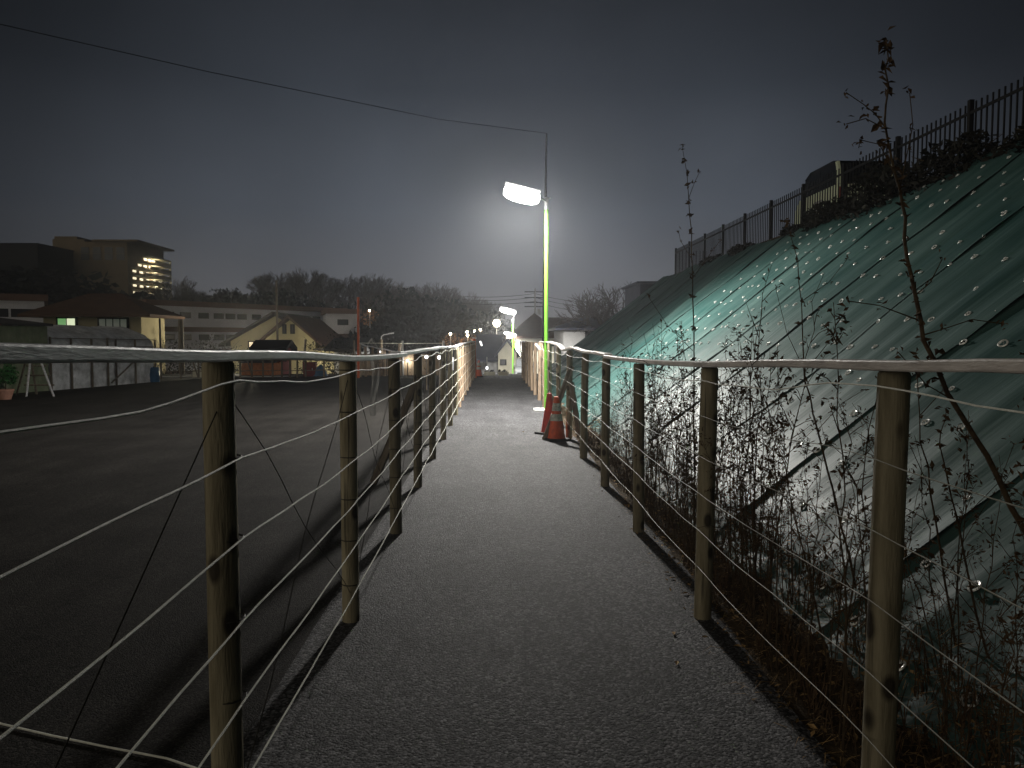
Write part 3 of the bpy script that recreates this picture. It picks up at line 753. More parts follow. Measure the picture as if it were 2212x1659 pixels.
# ------------------------------------------------------------------ weeds
def weed_mesh(seed, H, lean, nb=9, r0=.0045, leafn=30, leafs=.016):
    rn = random.Random(seed); st = MB(); lf_ = MB()
    a = rn.uniform(0, 6.28); d = Vector((math.cos(a), math.sin(a), 0)) * lean
    pts = []; n = 12
    for i in range(n + 1):
        t = i / n
        pts.append(Vector((0, 0, H * t)) + d * (t ** 1.6) * H + Vector((rn.gauss(0, .006), rn.gauss(0, .006), 0)) * (t * 2) * H)
    st.tube(pts, [r0 * (1 - .78 * i / n) for i in range(n + 1)], 5)
    def leaf(p, s):
        q = Quaternion(Vector((rn.gauss(0, 1), rn.gauss(0, 1), rn.gauss(0, 1))).normalized(), rn.uniform(0, 6.28))
        s *= rn.uniform(.5, 1.6)
        lf_.face([p + q @ Vector(v) for v in ((-s, 0, 0), (-s * .2, -s * .35, s * .2), (s, 0, 0))]); lf_.face([p + q @ Vector(v) for v in ((-s, 0, 0), (s, 0, 0), (-s * .1, s * .4, s * .35))])
    for b in range(nb):
        t = rn.uniform(.30, .97); k = t * n; i = min(n - 1, int(k)); p = pts[i].lerp(pts[i + 1], k - i)
        a = rn.uniform(0, 6.28); ln = rn.uniform(.08, .34) * H * (1.15 - t)
        dv = Vector((math.cos(a), math.sin(a), rn.uniform(.4, 1.6))).normalized()
        q = [p, p + dv * ln * .5, p + dv * ln + Vector((0, 0, -ln * rn.uniform(-.1, .25)))]
        st.tube(q, [r0 * .45, r0 * .35, r0 * .18], 4)
        for j in range(rn.randint(1, 5)):
            tt = rn.uniform(.3, 1); leaf(q[1].lerp(q[2], tt) + Vector((rn.gauss(0, .008), rn.gauss(0, .008), rn.gauss(0, .01))), leafs)
        if rn.random() < .6:
            for j in range(6): leaf(q[2] + Vector((rn.gauss(0, .012), rn.gauss(0, .012), rn.gauss(0, .012))), leafs * .8)
    for j in range(leafn):
        t = rn.uniform(.12, 1); k = t * n; i = min(n - 1, int(k)); leaf(pts[i].lerp(pts[i + 1], k - i) + Vector((rn.gauss(0, .012), rn.gauss(0, .012), 0)), leafs)
    a_ = st.mesh('stem', False); a_.materials.append(M['weed']); b_ = lf_.mesh('dead_leaves'); b_.materials.append(M['weed_leaf'])
    return a_, b_
variants = [weed_mesh(100 + i, 1.0, random.uniform(.03, .22), random.randint(9, 18), .0034, random.randint(14, 34), .0095) for i in range(12)]
rn = random.Random(21)
def place_weed(x, y, s, label, group, v=None, rz=None, tilt=0):
    st, lv = variants[rn.randrange(12)] if v is None else variants[v]
    z = soilz(x, y) if x < XB else max(soilz(x, y), slope_z(x, y))
    root = thing('dry_weed', label, 'weed', (x, y, z), rn.uniform(0, 6.28) if rz is None else rz, group)
    root.scale = (s * rn.uniform(.8, 1.1), s * rn.uniform(.8, 1.1), s)
    root.rotation_euler.x = rn.gauss(0, .09); root.rotation_euler.y = rn.gauss(tilt, .09)
    for nme, me_ in (('stem', st), ('dead_leaves', lv)):
        o = bpy.data.objects.new(nme, me_); col.objects.link(o); o.parent = root
n_w = 0
for y0_, y1_, cnt, hmax in ((1.7, 4.2, 66, 1.75), (4.2, 6.2, 70, 2.05), (6.2, 8.2, 66, 1.8), (8.2, 10.5, 44, 1.2), (10.5, 14, 24, .8)):
    for i in range(cnt):
        y = rn.uniform(y0_, y1_); x = rn.uniform(1.30, 1.85)
        s = hmax * rn.uniform(.35, 1.0) * (1 if rn.random() < .3 else .72)
        lab, grp = (('thin dry weed stalk in the near clump behind the right fence', 'weeds in the near clump') if y < 4.2 else
                    ('thin dry weed stalk in the dense middle clump behind the right fence', 'weeds in the middle clump') if y < 8.2 else
                    ('short dry weed stalk near the traffic cone behind the right fence', 'weeds near the cone'))
        place_weed(x, y, s, lab, grp)
# heroes
def hero(path, radii, branches, label, seed, leafs=.014):
    rn_ = random.Random(seed); base = path[0]
    root = thing('tall_weed', label, 'weed', base); st = MB(); lf_ = MB()
    # smooth
    pts = []
    for a, b in zip(path, path[1:]):
        for t in (0, .33, .66): pts.append(a.lerp(b, t) - base + Vector((rn_.gauss(0, .003), rn_.gauss(0, .003), 0)))
    pts.append(path[-1] - base); n = len(pts)
    rad = [radii[0] + (radii[1] - radii[0]) * i / (n - 1) for i in range(n)]
    st.tube(pts, rad, 7)
    def leaf(p, s):
        q = Quaternion(Vector((rn_.gauss(0, 1), rn_.gauss(0, 1), rn_.gauss(0, 1))).normalized(), rn_.uniform(0, 6.28)); s *= rn_.uniform(.6, 1.5)
        lf_.face([p + q @ Vector(v) for v in ((-s, 0, 0), (-s * .2, -s * .45, s * .2), (s, 0, 0))]); lf_.face([p + q @ Vector(v) for v in ((-s, 0, 0), (s, 0, 0), (-s * .1, s * .5, s * .4))])
    for br in branches:
        bp = [b - base for b in br]; st.tube(bp, [radii[1] * 1.6] + [radii[1]] * (len(bp) - 1), 4)
        for b in bp[1:]:
            for j in range(4): leaf(b + Vector((rn_.gauss(0, .008), rn_.gauss(0, .008), rn_.gauss(0, .01))), leafs * .6)
    for j in range(int(n * 3.2)):
        i = rn_.randrange(n // 3, n); o_ = Vector((rn_.gauss(0, .009), rn_.gauss(0, .008), rn_.gauss(0, .01))); leaf(pts[i] + o_, leafs)
    st.build('stem', M['weed'], root, smooth=True); lf_.build('dead_leaves', M['weed_leaf'], root)
    return root
Yh = 2.15
hero([P(2330, 1390, Yh), P(2212, 1150, Yh), P(2130, 985, Yh), P(2050, 850, Yh), P(1995, 735, Yh), P(1968, 600, Yh), P(1955, 470, Yh), P(1935, 380, Yh), P(1914, 265, Yh), P(1912, 150, Yh), P(1914, 85, Yh)], (.0095, .0014),
     [[P(1912, 275, Yh), P(1890, 245, Yh), P(1865, 225, Yh), P(1828, 200, Yh)], [P(1912, 278, Yh), P(1870, 256, Yh), P(1828, 268, Yh)], [P(1935, 380, Yh), P(1900, 312, Yh), P(1858, 302, Yh), P(1855, 320, Yh)],
      [P(1945, 400, Yh), P(1960, 330, Yh), P(1972, 270, Yh), P(1965, 200, Yh)], [P(1990, 725, Yh), P(2040, 710, Yh), P(2100, 690, Yh), P(2170, 700, Yh)], [P(1980, 690, Yh), P(1900, 660, Yh), P(1830, 650, Yh)],
      [P(1975, 640, Yh), P(2010, 610, Yh), P(2035, 560, Yh)], [P(2060, 865, Yh), P(2000, 830, Yh), P(1940, 760, Yh)]], 'tallest dry weed with a thick leaning stem, nearest the camera at right', 3)
Yh = 5.5
hero([P(1500, 1210, Yh), P(1500, 1000, Yh), P(1499, 850, Yh), P(1498, 640, Yh), P(1493, 500, Yh), P(1487, 400, Yh), P(1474, 318, Yh)], (.0072, .0016),
     [[P(1487, 430, Yh), P(1500, 395, Yh), P(1512, 370, Yh)], [P(1495, 560, Yh), P(1470, 520, Yh), P(1466, 500, Yh)], [P(1499, 760, Yh), P(1440, 700, Yh), P(1400, 640, Yh)], [P(1499, 880, Yh), P(1545, 820, Yh), P(1590, 790, Yh)], [P(1497, 600, Yh), P(1540, 540, Yh), P(1556, 520, Yh)]],
     'straight tall weed stem standing alone against the sky left of the slope', 8, .019)
Yh = 4.0
hero([P(1850, 1270, Yh), P(1800, 1060, Yh), P(1765, 930, Yh), P(1738, 820, Yh), P(1733, 700, Yh), P(1725, 560, Yh), P(1700, 480, Yh)], (.0065, .0014),
     [[P(1738, 800, Yh), P(1700, 720, Yh), P(1675, 620, Yh)], [P(1733, 650, Yh), P(1790, 610, Yh), P(1830, 560, Yh)], [P(1765, 930, Yh), P(1820, 870, Yh), P(1870, 840, Yh)]], 'forked weed stem crossing the slope left of the nearest right post', 11)
Yh = 3.2
hero([P(2080, 1500, Yh), P(2040, 1250, Yh), P(2010, 1060, Yh), P(1985, 900, Yh), P(1978, 760, Yh)], (.006, .0014),
     [[P(2010, 1060, Yh), P(1965, 960, Yh)], [P(2040, 1240, Yh), P(2110, 1120, Yh), P(2150, 1060, Yh)], [P(1985, 900, Yh), P(2040, 840, Yh)]], 'dark weed stem just right of the nearest right post', 17)
Yh = 3.0
hero([P(2190, 1560, Yh), P(2110, 1330, Yh), P(2070, 1130, Yh), P(2030, 960, Yh), P(2045, 880, Yh)], (.006, .0014),
     [[P(2070, 1130, Yh), P(2160, 1040, Yh), P(2190, 960, Yh)], [P(2110, 1330, Yh), P(2040, 1240, Yh), P(1990, 1190, Yh)]], 'bent dark weed stem low at the right edge of the photo', 19)

# leaf litter and dead grass on the verge
rn = random.Random(4); m_ = MB(); m2_ = MB()
for i in range(5200):
    y = 1.5 + (rn.random() ** 1.6) * 12; x = rn.uniform(1.24, 1.95) if rn.random() < .93 else rn.uniform(1.1, 1.3)
    z = max(soilz(x, y), slope_z(x, y) + .03 if x > XB else -1) + rn.uniform(.002, .03)
    a = rn.uniform(0, 6.28); s = rn.uniform(.008, .026); q = Quaternion((math.cos(a), math.sin(a), 0), rn.gauss(0, .5)) @ Quaternion((0, 0, 1), rn.uniform(0, 6.28)); p = Vector((x, y, z))
    if rn.random() < .45: m_.face([p + q @ Vector(v) for v in ((-s, 0, 0), (0, -s * .45, s * .15), (s, 0, 0), (0, s * .45, s * .15))])
    else:
        ln = rn.uniform(.05, .16); pts = [p, p + q @ Vector((ln * .5, 0, .02)), p + q @ Vector((ln, ln * .2, -.004))]
        m_.face([pts[0], pts[0] + Vector((0, .003, 0)), pts[1] + Vector((0, .004, 0)), pts[1]]); m_.face([pts[1], pts[1] + Vector((0, .004, 0)), pts[2]])
o = m_.build('leaf_litter', M['litter']); o['kind'] = 'stuff'; tag(o, 'dead leaves and grass on the verge under the weeds', 'leaf litter')
# grass tufts
m_ = MB()
for i in range(1500):
    y = 1.6 + (rn.random() ** 1.4) * 11; x = rn.uniform(1.32, 1.9); z = max(soilz(x, y), slope_z(x, y) if x > XB else -1)
    for j in range(3):
        a = rn.uniform(0, 6.28); h = rn.uniform(.05, .22); d = Vector((math.cos(a), math.sin(a), 0)) * h * rn.uniform(.2, .9); p = Vector((x + rn.gauss(0, .012), y + rn.gauss(0, .012), z))
        s_ = Vector((-math.sin(a), math.cos(a), 0)) * .003
        m_.face([p - s_, p + s_, p + d * .4 + Vector((0, 0, h * .7)) + s_ * .7, p + d * .4 + Vector((0, 0, h * .7)) - s_ * .7]); m_.face([p + d * .4 + Vector((0, 0, h * .7)) + s_ * .7, p + d * .4 + Vector((0, 0, h * .7)) - s_ * .7, p + d + Vector((0, 0, h * .75))])
o = m_.build('dead_grass', M['weed_leaf']); o['kind'] = 'stuff'; tag(o, 'tangled dead grass at the foot of the sheeted slope', 'grass')
# countable leaves on the path
lm = MB(); s = .02
lm.face([(-s*1.4, 0, .003), (-s * .3, -s * .6, .010), (s * 1.3, 0, .004)]); lm.face([(-s*1.4, 0, .003), (s * 1.3, 0, .004), (-s * .2, s * .6, .012)])
lme = lm.mesh('fallen_leaf'); lme.materials.append(M['litter'])
for (px, py, lab) in ((1440, 1250, 'fallen leaf on the path left of the third right post'), (1452, 1262, 'fallen leaf beside another near the third right post'), (1480, 1297, 'pale upright leaf on the path left of the second right post'),
                      (1455, 1388, 'dull leaf on the path below the second right post'), (1462, 1455, 'fallen leaf on the open path right of centre'), (1130, 935, 'pale scrap on the path in front of the lamp post')):
    Y = CZ * F / (py - 734.0); p = P(px, py, Y); o = bpy.data.objects.new('fallen_leaf', lme); col.objects.link(o); o.location = (p.x, p.y, .006); o.rotation_euler = (0, 0, rn.uniform(0, 6)); tag(o, lab, 'leaf', 'fallen leaves on the path')

# ------------------------------------------------------------------ things at the back of the car park (left)
def gp(px, py):
    Y = CZ * F / (py - 734.0); p = P(px, py, Y); p.z = 0; return p
# low stakes and rope fence round the lot
lot = thing('stake_fence', 'low fence of pale stakes and thin rails at the back of the car park', 'fence')
stakes = [(348, 818, 752), (391, 817, 757), (429, 816, 755), (519, 816, 775), (544, 815, 775), (568, 815, 770), (589, 815, 775), (609, 815, 765), (626, 815, 770), (642, 815, 765), (660, 814, 768), (700, 814, 768), (735, 813, 760), (764.5, 813, 735)]
prev = None
for px, pb_, pt_ in stakes:
    a = gp(px, pb_); b = P(px + random.uniform(-1, 1), pt_, a.y)
    MB().tube([(a.x, a.y, 0), b], [.045, .04], 8).build('stake', M['plank'], lot, smooth=True)
    if prev is not None:
        MB().tube([Vector((prev.x, prev.y, .75)), Vector((a.x, a.y, .72))], .018, 5).build('rail', M['plank'], lot)
        MB().tube([Vector((prev.x, prev.y, .28)), Vector((a.x, a.y, .30))], .018, 5).build('rail', M['plank'], lot)
    prev = a
for (px, y0_, y1_) in ((548, 775, 812), (430, 770, 812)):
    a = gp(px, 815); b = P(px - 14, 778, a.y); o = bar('brace', (a.x, a.y - .1, 0), b, .05, .03, M['plank'], lot)
# right part: fence going down beyond the lot with upper rail
bf = thing('timber_fence', 'pale timber fence with sloping rail behind the orange pole', 'fence')
prev = None
for px, pt_, Y in ((777, 741, 32.6), (789.5, 746, 33.0), (805, 748, 33.2), (818, 752, 33.3), (830, 753, 33.4), (842, 756, 33.5), (852, 759, 33.6), (862.5, 742, 33.6)):
    t_ = P(px, pt_, Y)
    MB().box((t_.x - .05, Y - .04, 0), (t_.x + .05, Y + .04, t_.z)).build('post', M['post_lighter'], bf)
    q = Vector((t_.x, Y - .06, min(t_.z, 1.45) - .02)) if px < 860 else Vector((t_.x, Y - .06, CZ - (759 - 734) / F * Y - .02))
    if prev is not None: strip([prev, q], .05, .05).build('rail', M['rail'], bf)
    prev = q
MB().tube([P(777, 741, 33.9), P(870, 742, 33.9), P(960, 741.5, 33.9)], .012, 5).build('wire', M['rope'], bf)
for px in (870, 958):
    t_ = P(px, 736, 33.7); MB().tube([(t_.x, 33.7, 0), t_], .045, 8).build('post', M['alu'], bf)
# low plank wall behind
o = MB().box((-6.2, 33.72, .02), (-2.2, 33.78, .95)).build('plank_wall', M['post_lighter']); tag(o, 'low brown plank wall behind the sloping timber fence', 'wall')
# street lamp, unlit, curved arm
t_ = P(823, 733, 34.4)
sl = thing('street_lamp', 'unlit street lamp on wooden pole with curved arm behind the car park', 'street lamp', (t_.x, 34.4, -.1))
MB().tube([(0, 0, 0), (0, 0, t_.z + .1)], .075, 10).build('pole', M['plank'], sl, smooth=True)
q = [P(823, 735, 34.4), P(824, 727, 34.4), P(829, 723, 34.4), P(841, 721, 34.4)]; q = [v - Vector((t_.x, 34.4, -.1)) for v in q]
MB().tube(q, .022, 8).build('arm', M['alu'], sl, smooth=True)
e_ = P(845, 720, 34.4) - Vector((t_.x, 34.4, -.1)); MB().obox(e_, (.24, .10, .06), Matrix.Rotation(R(-8), 3, 'Y')).build('lamp_head', M['alu'], sl, bevel=.015)
for px, pt__, pbx, Y, r_, m__, lab in ((597, 606, 760, 39.5, .06, 'plank', 'tall slim brown pole standing in front of the yellow house'), (390, 690, 780, 36.5, .13, 'plank', 'thick short brown post in front of the white apartments'),
        (345, 688, 780, 36.5, .05, 'black_metal', 'thin dark pole left of the thick brown post'), (660, 733, 775, 40.0, .07, 'plank', 'short leaning dark post before the yellow house wall')):
    t__ = P(px, pt__, Y); zz = height(t__.x, Y); pole_thing('wooden_post' if m__ == 'plank' else 'metal_pole', lab, 'pole', (t__.x - (.15 if px == 660 else 0), Y, zz), t__, r_, r_ * .9, M[m__])
# reflectors with a glow in their material & small lights at the back of the lot
def disc(px, py, Y, r_, label, m, group='bright round reflectors at the back of the car park', watts=0):
    c = P(px, py, Y); root = thing('reflector', label, 'reflector', c, 0, group)
    o = MB().lathe([(r_ * .85, -.02), (r_, -.01), (r_, .01), (r_ * .8, .02)], 18).build('reflector_face', m, root, smooth=True); o.rotation_euler = (R(90), 0, 0)
    MB().tube([(0, .05, 0), (0, .05, -c.z)], .022, 6).build('stake', M['plank'], root)
    if watts:
        ld = bpy.data.lights.new('glow', 'POINT'); ld.energy = watts; ld.color = (1, .93, .78); ld.shadow_soft_size = .08
        ob = bpy.data.objects.new('lamp_light', ld); col.objects.link(ob); ob.parent = root; ob.location = (0, -.15, 0)
disc(827, 771, 33.2, .075, 'left one of two bright discs side by side above the rail', M['reflect'])
disc(835, 771, 33.2, .075, 'right one of two bright discs side by side above the rail', M['reflect'])
disc(820.5, 760, 33.3, .045, 'small bright spot on the unlit lamp pole', M['reflect'])
disc(813.5, 772, 33.2, .03, 'tiny bright spot left of the two discs', M['reflect'])
disc(881, 765, 34.3, .10, 'brightest warm lamp just right of the third left post', M['lamp_warm'], watts=160)
disc(880, 779, 33.0, .055, 'white disc just below the warm lamp', M['reflect'])
disc(921, 771, 24.0, .055, 'round white disc right of the fourth left post', M['reflect'])
disc(949, 772, 24.0, .06, 'oval white disc between two dark left posts', M['reflect'])
disc(844, 809, 31.0, .035, 'small white spot at the foot of the reflectors', M['reflect'])
# green and white plastic barrier boards
M['vgreen'] = mat('vivid_green', (.10,.62,.06), .5, .1, 5); M['vcream'] = mat('pale_cream', (.85,.86,.60), .5, .1, 5); M['teal2'] = mat('vivid_teal', (.03,.40,.24), .5, .1, 5)
def barrier(px, pw, label, cs):
    a = gp(px, 811); root = thing('barrier_board', label, 'barrier', (a.x, a.y, 0), 0, 'striped barrier boards at the back of the car park')
    W__ = pw / F * a.y; n = len(cs)
    for i, c in enumerate(cs):
        MB().box((-W__ / 2 + W__ * i / n, -.02, .06), (-W__ / 2 + W__ * (i + 1) / n - .004, .02, .52)).build('stripe', M[c], root)
    for s_ in (-1, 1): MB().box((s_ * W__ * .35 - .02, -.12, 0), (s_ * W__ * .35 + .02, .12, .06)).build('foot', M['rubber'], root)
barrier(877, 12, 'barrier board with vivid green and pale stripes', ['vgreen', 'vcream', 'vgreen', 'vcream'])
barrier(893, 11, 'barrier board with teal edges and wide pale centre', ['teal2', 'vcream', 'vcream', 'teal2'])
o = thing('barrier_light', 'small lamp on the striped barrier board', 'lamp', gp(884, 811)); MB().lathe([(.03, .52), (.045, .56), (.03, .61)], 10).build('lamp_globe', M['lamp_warm'], o)
ld = bpy.data.lights.new('glow', 'POINT'); ld.energy = 9; ld.color = (1, .98, .85); ld.shadow_soft_size = .05; ob = bpy.data.objects.new('lamp_light', ld); col.objects.link(ob); ob.parent = o; ob.location = (0, -.35, .62)

# clear plastic strip hanging from the rail
pm = bpy.data.materials.new('clear_plastic'); pm.use_nodes = True; b = pm.node_tree.nodes['Principled BSDF']; b.inputs['Base Color'].default_value = (.8,.82,.84,1); b.inputs['Roughness'].default_value = .25; b.inputs['Alpha'].default_value = .28
m_ = MB(); n = 12
for i in range(n + 1):
    t = i / n; z = 1.44 - .42 * t
    for j in range(5):
        u = (j - 2) / 2 * (.032 - .012 * t); m_.v.append((u + .012 * math.sin(t * 5), .012 * math.sin(j * 2 + t * 7), z))
for i in range(n):
    for j in range(4): a = i * 5 + j; m_.f.append((a, a + 1, a + 6, a + 5))
o = m_.build('plastic_strip', pm, smooth=True, loc=(-.86, 5.55, 0)); o.modifiers.new('solid', 'SOLIDIFY').thickness = .001
tag(o, 'torn clear plastic strip hanging from the left rail by the third post', 'plastic strip')

# stepladder
a = gp(56, 855); Yl = a.y
ld_ = thing('stepladder', 'pale open stepladder standing in front of the green shed wall', 'ladder', (a.x, Yl, 0))
def off(px, py, dy=0): return P(px, py, Yl + dy) - Vector((a.x, Yl, 0))
fl = [off(57, 855), off(66, 770)]; fr = [off(116, 845), off(84, 770)]
for nm, q in (('front_leg', fl), ('front_leg', fr), ('rear_leg', [off(35, 820, .9), off(58, 770, .1)]), ('rear_leg', [off(78, 820, .9), off(66, 770, .1)])):
    MB().tube([Vector((q[0].x, q[0].y, 0)), q[1]], .028, 6).build(nm, M['rail'] if nm[0] == 'f' else M['plank'], ld_)
for t in (.25, .5, .75):
    l = fl[0].lerp(fl[1], t); r_ = fr[0].lerp(fr[1], t); MB().tube([Vector((l.x - .35, l.y + .45, l.z)), Vector((r_.x - .15, r_.y + .45, l.z))], .025, 6).build('rung', M['plank'], ld_)
# drum, pot plant, blue barrel
a = gp(131, 836)
dr = thing('rusty_drum', 'rust brown drum with ragged rim by the white plastic wall', 'drum', a)
m_ = MB(); K = 24; n0 = 0
for z, r_ in ((0, .20), (.18, .215), (.36, .205)):
    for j in range(K): m_.v.append((r_ * math.cos(j * 6.283 / K), r_ * math.sin(j * 6.283 / K), z))
for j in range(K): m_.v.append((.205 * math.cos(j * 6.283 / K), .205 * math.sin(j * 6.283 / K), .40 + .05 * random.random()))
for i in range(3):
    for j in range(K): m_.f.append((i * K + j, i * K + (j + 1) % K, (i + 1) * K + (j + 1) % K, (i + 1) * K + j))
ob = m_.build('drum_body', M['terracotta'], dr, smooth=True); ob.modifiers.new('s', 'SOLIDIFY').thickness = .012
a = gp(12, 861)
pt_ = thing('potted_plant', 'green plant in a pale terracotta pot at the left edge', 'potted plant', a)
MB().lathe([(.13, 0), (.19, .22), (.205, .22), (.205, .27), (.18, .27)], 22).build('pot', M['pot'], pt_, smooth=True)
l = leaf_clump(500, .22, .22, .34, .05, 4, -.6).build('foliage', M['leafgreen'], pt_); l.location = (.1, 0, .62)
MB().tube([(0, 0, .2), (.03, 0, .5), (.1, 0, .8)], .012, 5).build('stem', M['weed'], pt_)
a = gp(333, 824)
br = thing('blue_barrel', 'dark blue barrel standing at the right end of the white plastic wall', 'barrel', a)
MB().lathe([(.19, 0), (.2, .05), (.2, .22), (.21, .24), (.2, .26), (.2, .50), (.16, .55)], 22).build('barrel_body', M['blue'], br, smooth=True)
MB().lathe([(.05, .55), (.05, .58)], 10).build('lid', M['black_metal'], br)
# crates
for px, lab in ((424, 'left of two pale plastic crates behind the stakes'), (445, 'right of two pale plastic crates behind the stakes')):
    a = gp(px, 814.5); r_ = thing('crate', lab, 'crate', (a.x, a.y + .25, 0), 0, 'pale plastic crates behind the stakes')
    m_ = MB().box((-.19, -.15, 0), (.19, .15, .012)).box((-.19, -.15, .014), (-.175, .15, .28)).box((.175, -.15, .014), (.19, .15, .28)).box((-.174, -.15, .014), (.174, -.135, .28)).box((-.174, .135, .014), (.174, .15, .28))
    m_.build('crate_body', M['cream'], r_)
    MB().box((-.20, -.16, .281), (.20, .16, .305)).build('lid', M['cream'], r_)
a = gp(668, 812.5); r_ = thing('red_cabinet', 'dark red cabinet near the blue tarp at the back of the car park', 'cabinet', (a.x, a.y + .2, 0))
MB().box((-.25, -.2, 0), (.25, .2, .58)).build('cabinet_body', M['redp'], r_, bevel=.01); MB().box((-.27, -.22, .582), (.27, .22, .61)).build('lid', M['redp'], r_); MB().box((.12, -.222, .28), (.15, -.202, .36)).build('handle', M['alu'], r_)
a = gp(690, 812.5); r_ = thing('blue_tarp', 'crumpled blue tarp heap beside the dark red cabinet', 'tarp', (a.x, a.y + .2, 0))
m_ = grid(-.3, .3, -.25, .25, 12, 10, lambda x, y: max(0, .5 * (1 - (x / .3) ** 2) * (1 - (y / .25) ** 2) + .06 * noise.noise(Vector((x * 9, y * 9, 0))))); m_.build('tarp_sheet', M['blue'], r_, smooth=True)

# white plastic sheeted structure, green shed
a0 = P(103, 835, 24.5); a1 = P(330, 815, 29.5)
def wall_pts(pxa, Ya, pxb, Yb): return P(pxa, 734, Ya), P(pxb, 734, Yb)
pw = thing('plastic_greenhouse', 'long low greenhouse wrapped in crumpled white plastic', 'greenhouse')
A = Vector((P(103, 734, 24.0).x, 24.0, 0)); B = Vector((P(330, 734, 29.0).x, 29.0, 0)); D = (B - A).normalized(); Nn = Vector((-D.y, D.x, 0))
if Nn.y < 0: Nn = -Nn
m_ = MB(); NU, NV = 60, 22; LL = (B - A).length
prof = [(0, 0), (0, 1.45), (.35, 1.72), (1.2, 2.02), (2.2, 2.05)]
def prof_at(v):
    s_ = v * (len(prof) - 1); i = min(len(prof) - 2, int(s_)); f_ = s_ - i
    return (prof[i][0] * (1 - f_) + prof[i + 1][0] * f_, prof[i][1] * (1 - f_) + prof[i + 1][1] * f_)
for i in range(NU + 1):
    for j in range(NV + 1):
        u = i / NU; d_, z = prof_at(j / NV); cr = .05 * noise.noise(Vector((u * 26, j * .7, 1))) + .03 * noise.noise(Vector((u * 60, j * 2, 6)))
        p = A + D * LL * u + Nn * (d_ + cr * (1 if j else .3)) + Vector((0, 0, z * (1 + .02 * math.sin(u * 14)) + cr * .6 * (j > 0))); m_.v.append(tuple(p))
for i in range(NU):
    for j in range(NV): q = i * (NV + 1) + j; m_.f.append((q, q + 1, q + NV + 2, q + NV + 1))
m_.build('plastic_cover', M['tarp'], pw, smooth=True)
for u in (0, .17, .35, .5, .58, .78, 1):
    p = A + D * LL * u - Nn * .08; MB().tube([(p.x, p.y, 0), (p.x, p.y, 1.55 + .12 * random.random())], .035, 7).build('frame_post', M['plank'], pw)
for z in (1.36, 1.62):
    MB().tube([A - Nn * .09 + Vector((0, 0, z)), B - Nn * .09 + Vector((0, 0, z - .05))], .014, 5).build('frame_rail', M['plank'], pw)
p = A + D * LL * .52 - Nn * .12; p2_ = A + D * LL * .74 - Nn * .12; MB().tube([Vector((p.x, p.y, .1)), Vector((p2_.x, p2_.y, .75))], .025, 6).build('brace', M['plank'], pw)

gs_ = thing('steel_shed', 'long low shed of dull green steel panels at the left edge', 'shed')
A2 = Vector((P(-260, 734, 19.5).x, 19.5, 0)); B2 = Vector((P(102, 734, 24.0).x, 24.0, 0)); D2 = (B2 - A2).normalized(); N2 = Vector((-D2.y, D2.x, 0)); 
if N2.y < 0: N2 = -N2
L2 = (B2 - A2).length; m_ = MB(); nrib = 90
for i in range(nrib + 1):
    o_ = .018 if i % 4 in (1, 2) else 0
    p = A2 + D2 * L2 * i / nrib - N2 * o_; m_.v.append((p.x, p.y, 0)); m_.v.append((p.x, p.y, 1.98))
for i in range(nrib): m_.f.append((2 * i, 2 * i + 2, 2 * i + 3, 2 * i + 1))
m_.build('wall', M['green_steel'], gs_)
m_ = MB(); e = .15
q0, q1 = A2 - N2 * e, B2 - N2 * e + D2 * .1; q2, q3 = B2 + N2 * 2.6 + D2 * .1, A2 + N2 * 2.6
m_.v += [(*q0.xy, 1.985), (*q1.xy, 1.985), (*q2.xy, 2.25), (*q3.xy, 2.25), (*q0.xy, 2.06), (*q1.xy, 2.06), (*q2.xy, 2.33), (*q3.xy, 2.33)]
m_.f += [(0, 1, 2, 3), (4, 5, 6, 7), (0, 1, 5, 4), (1, 2, 6, 5), (2, 3, 7, 6), (3, 0, 4, 7)]; m_.build('roof', M['roof_grey'], gs_)
m_ = MB(); m_.v += [(*B2.xy, 0), (*(B2 + N2 * 2.4).xy, 0), (*(B2 + N2 * 2.4).xy, 2.2), (*B2.xy, 1.98)]; m_.f.append((0, 1, 2, 3)); m_.build('end_wall', M['green_steel'], gs_)

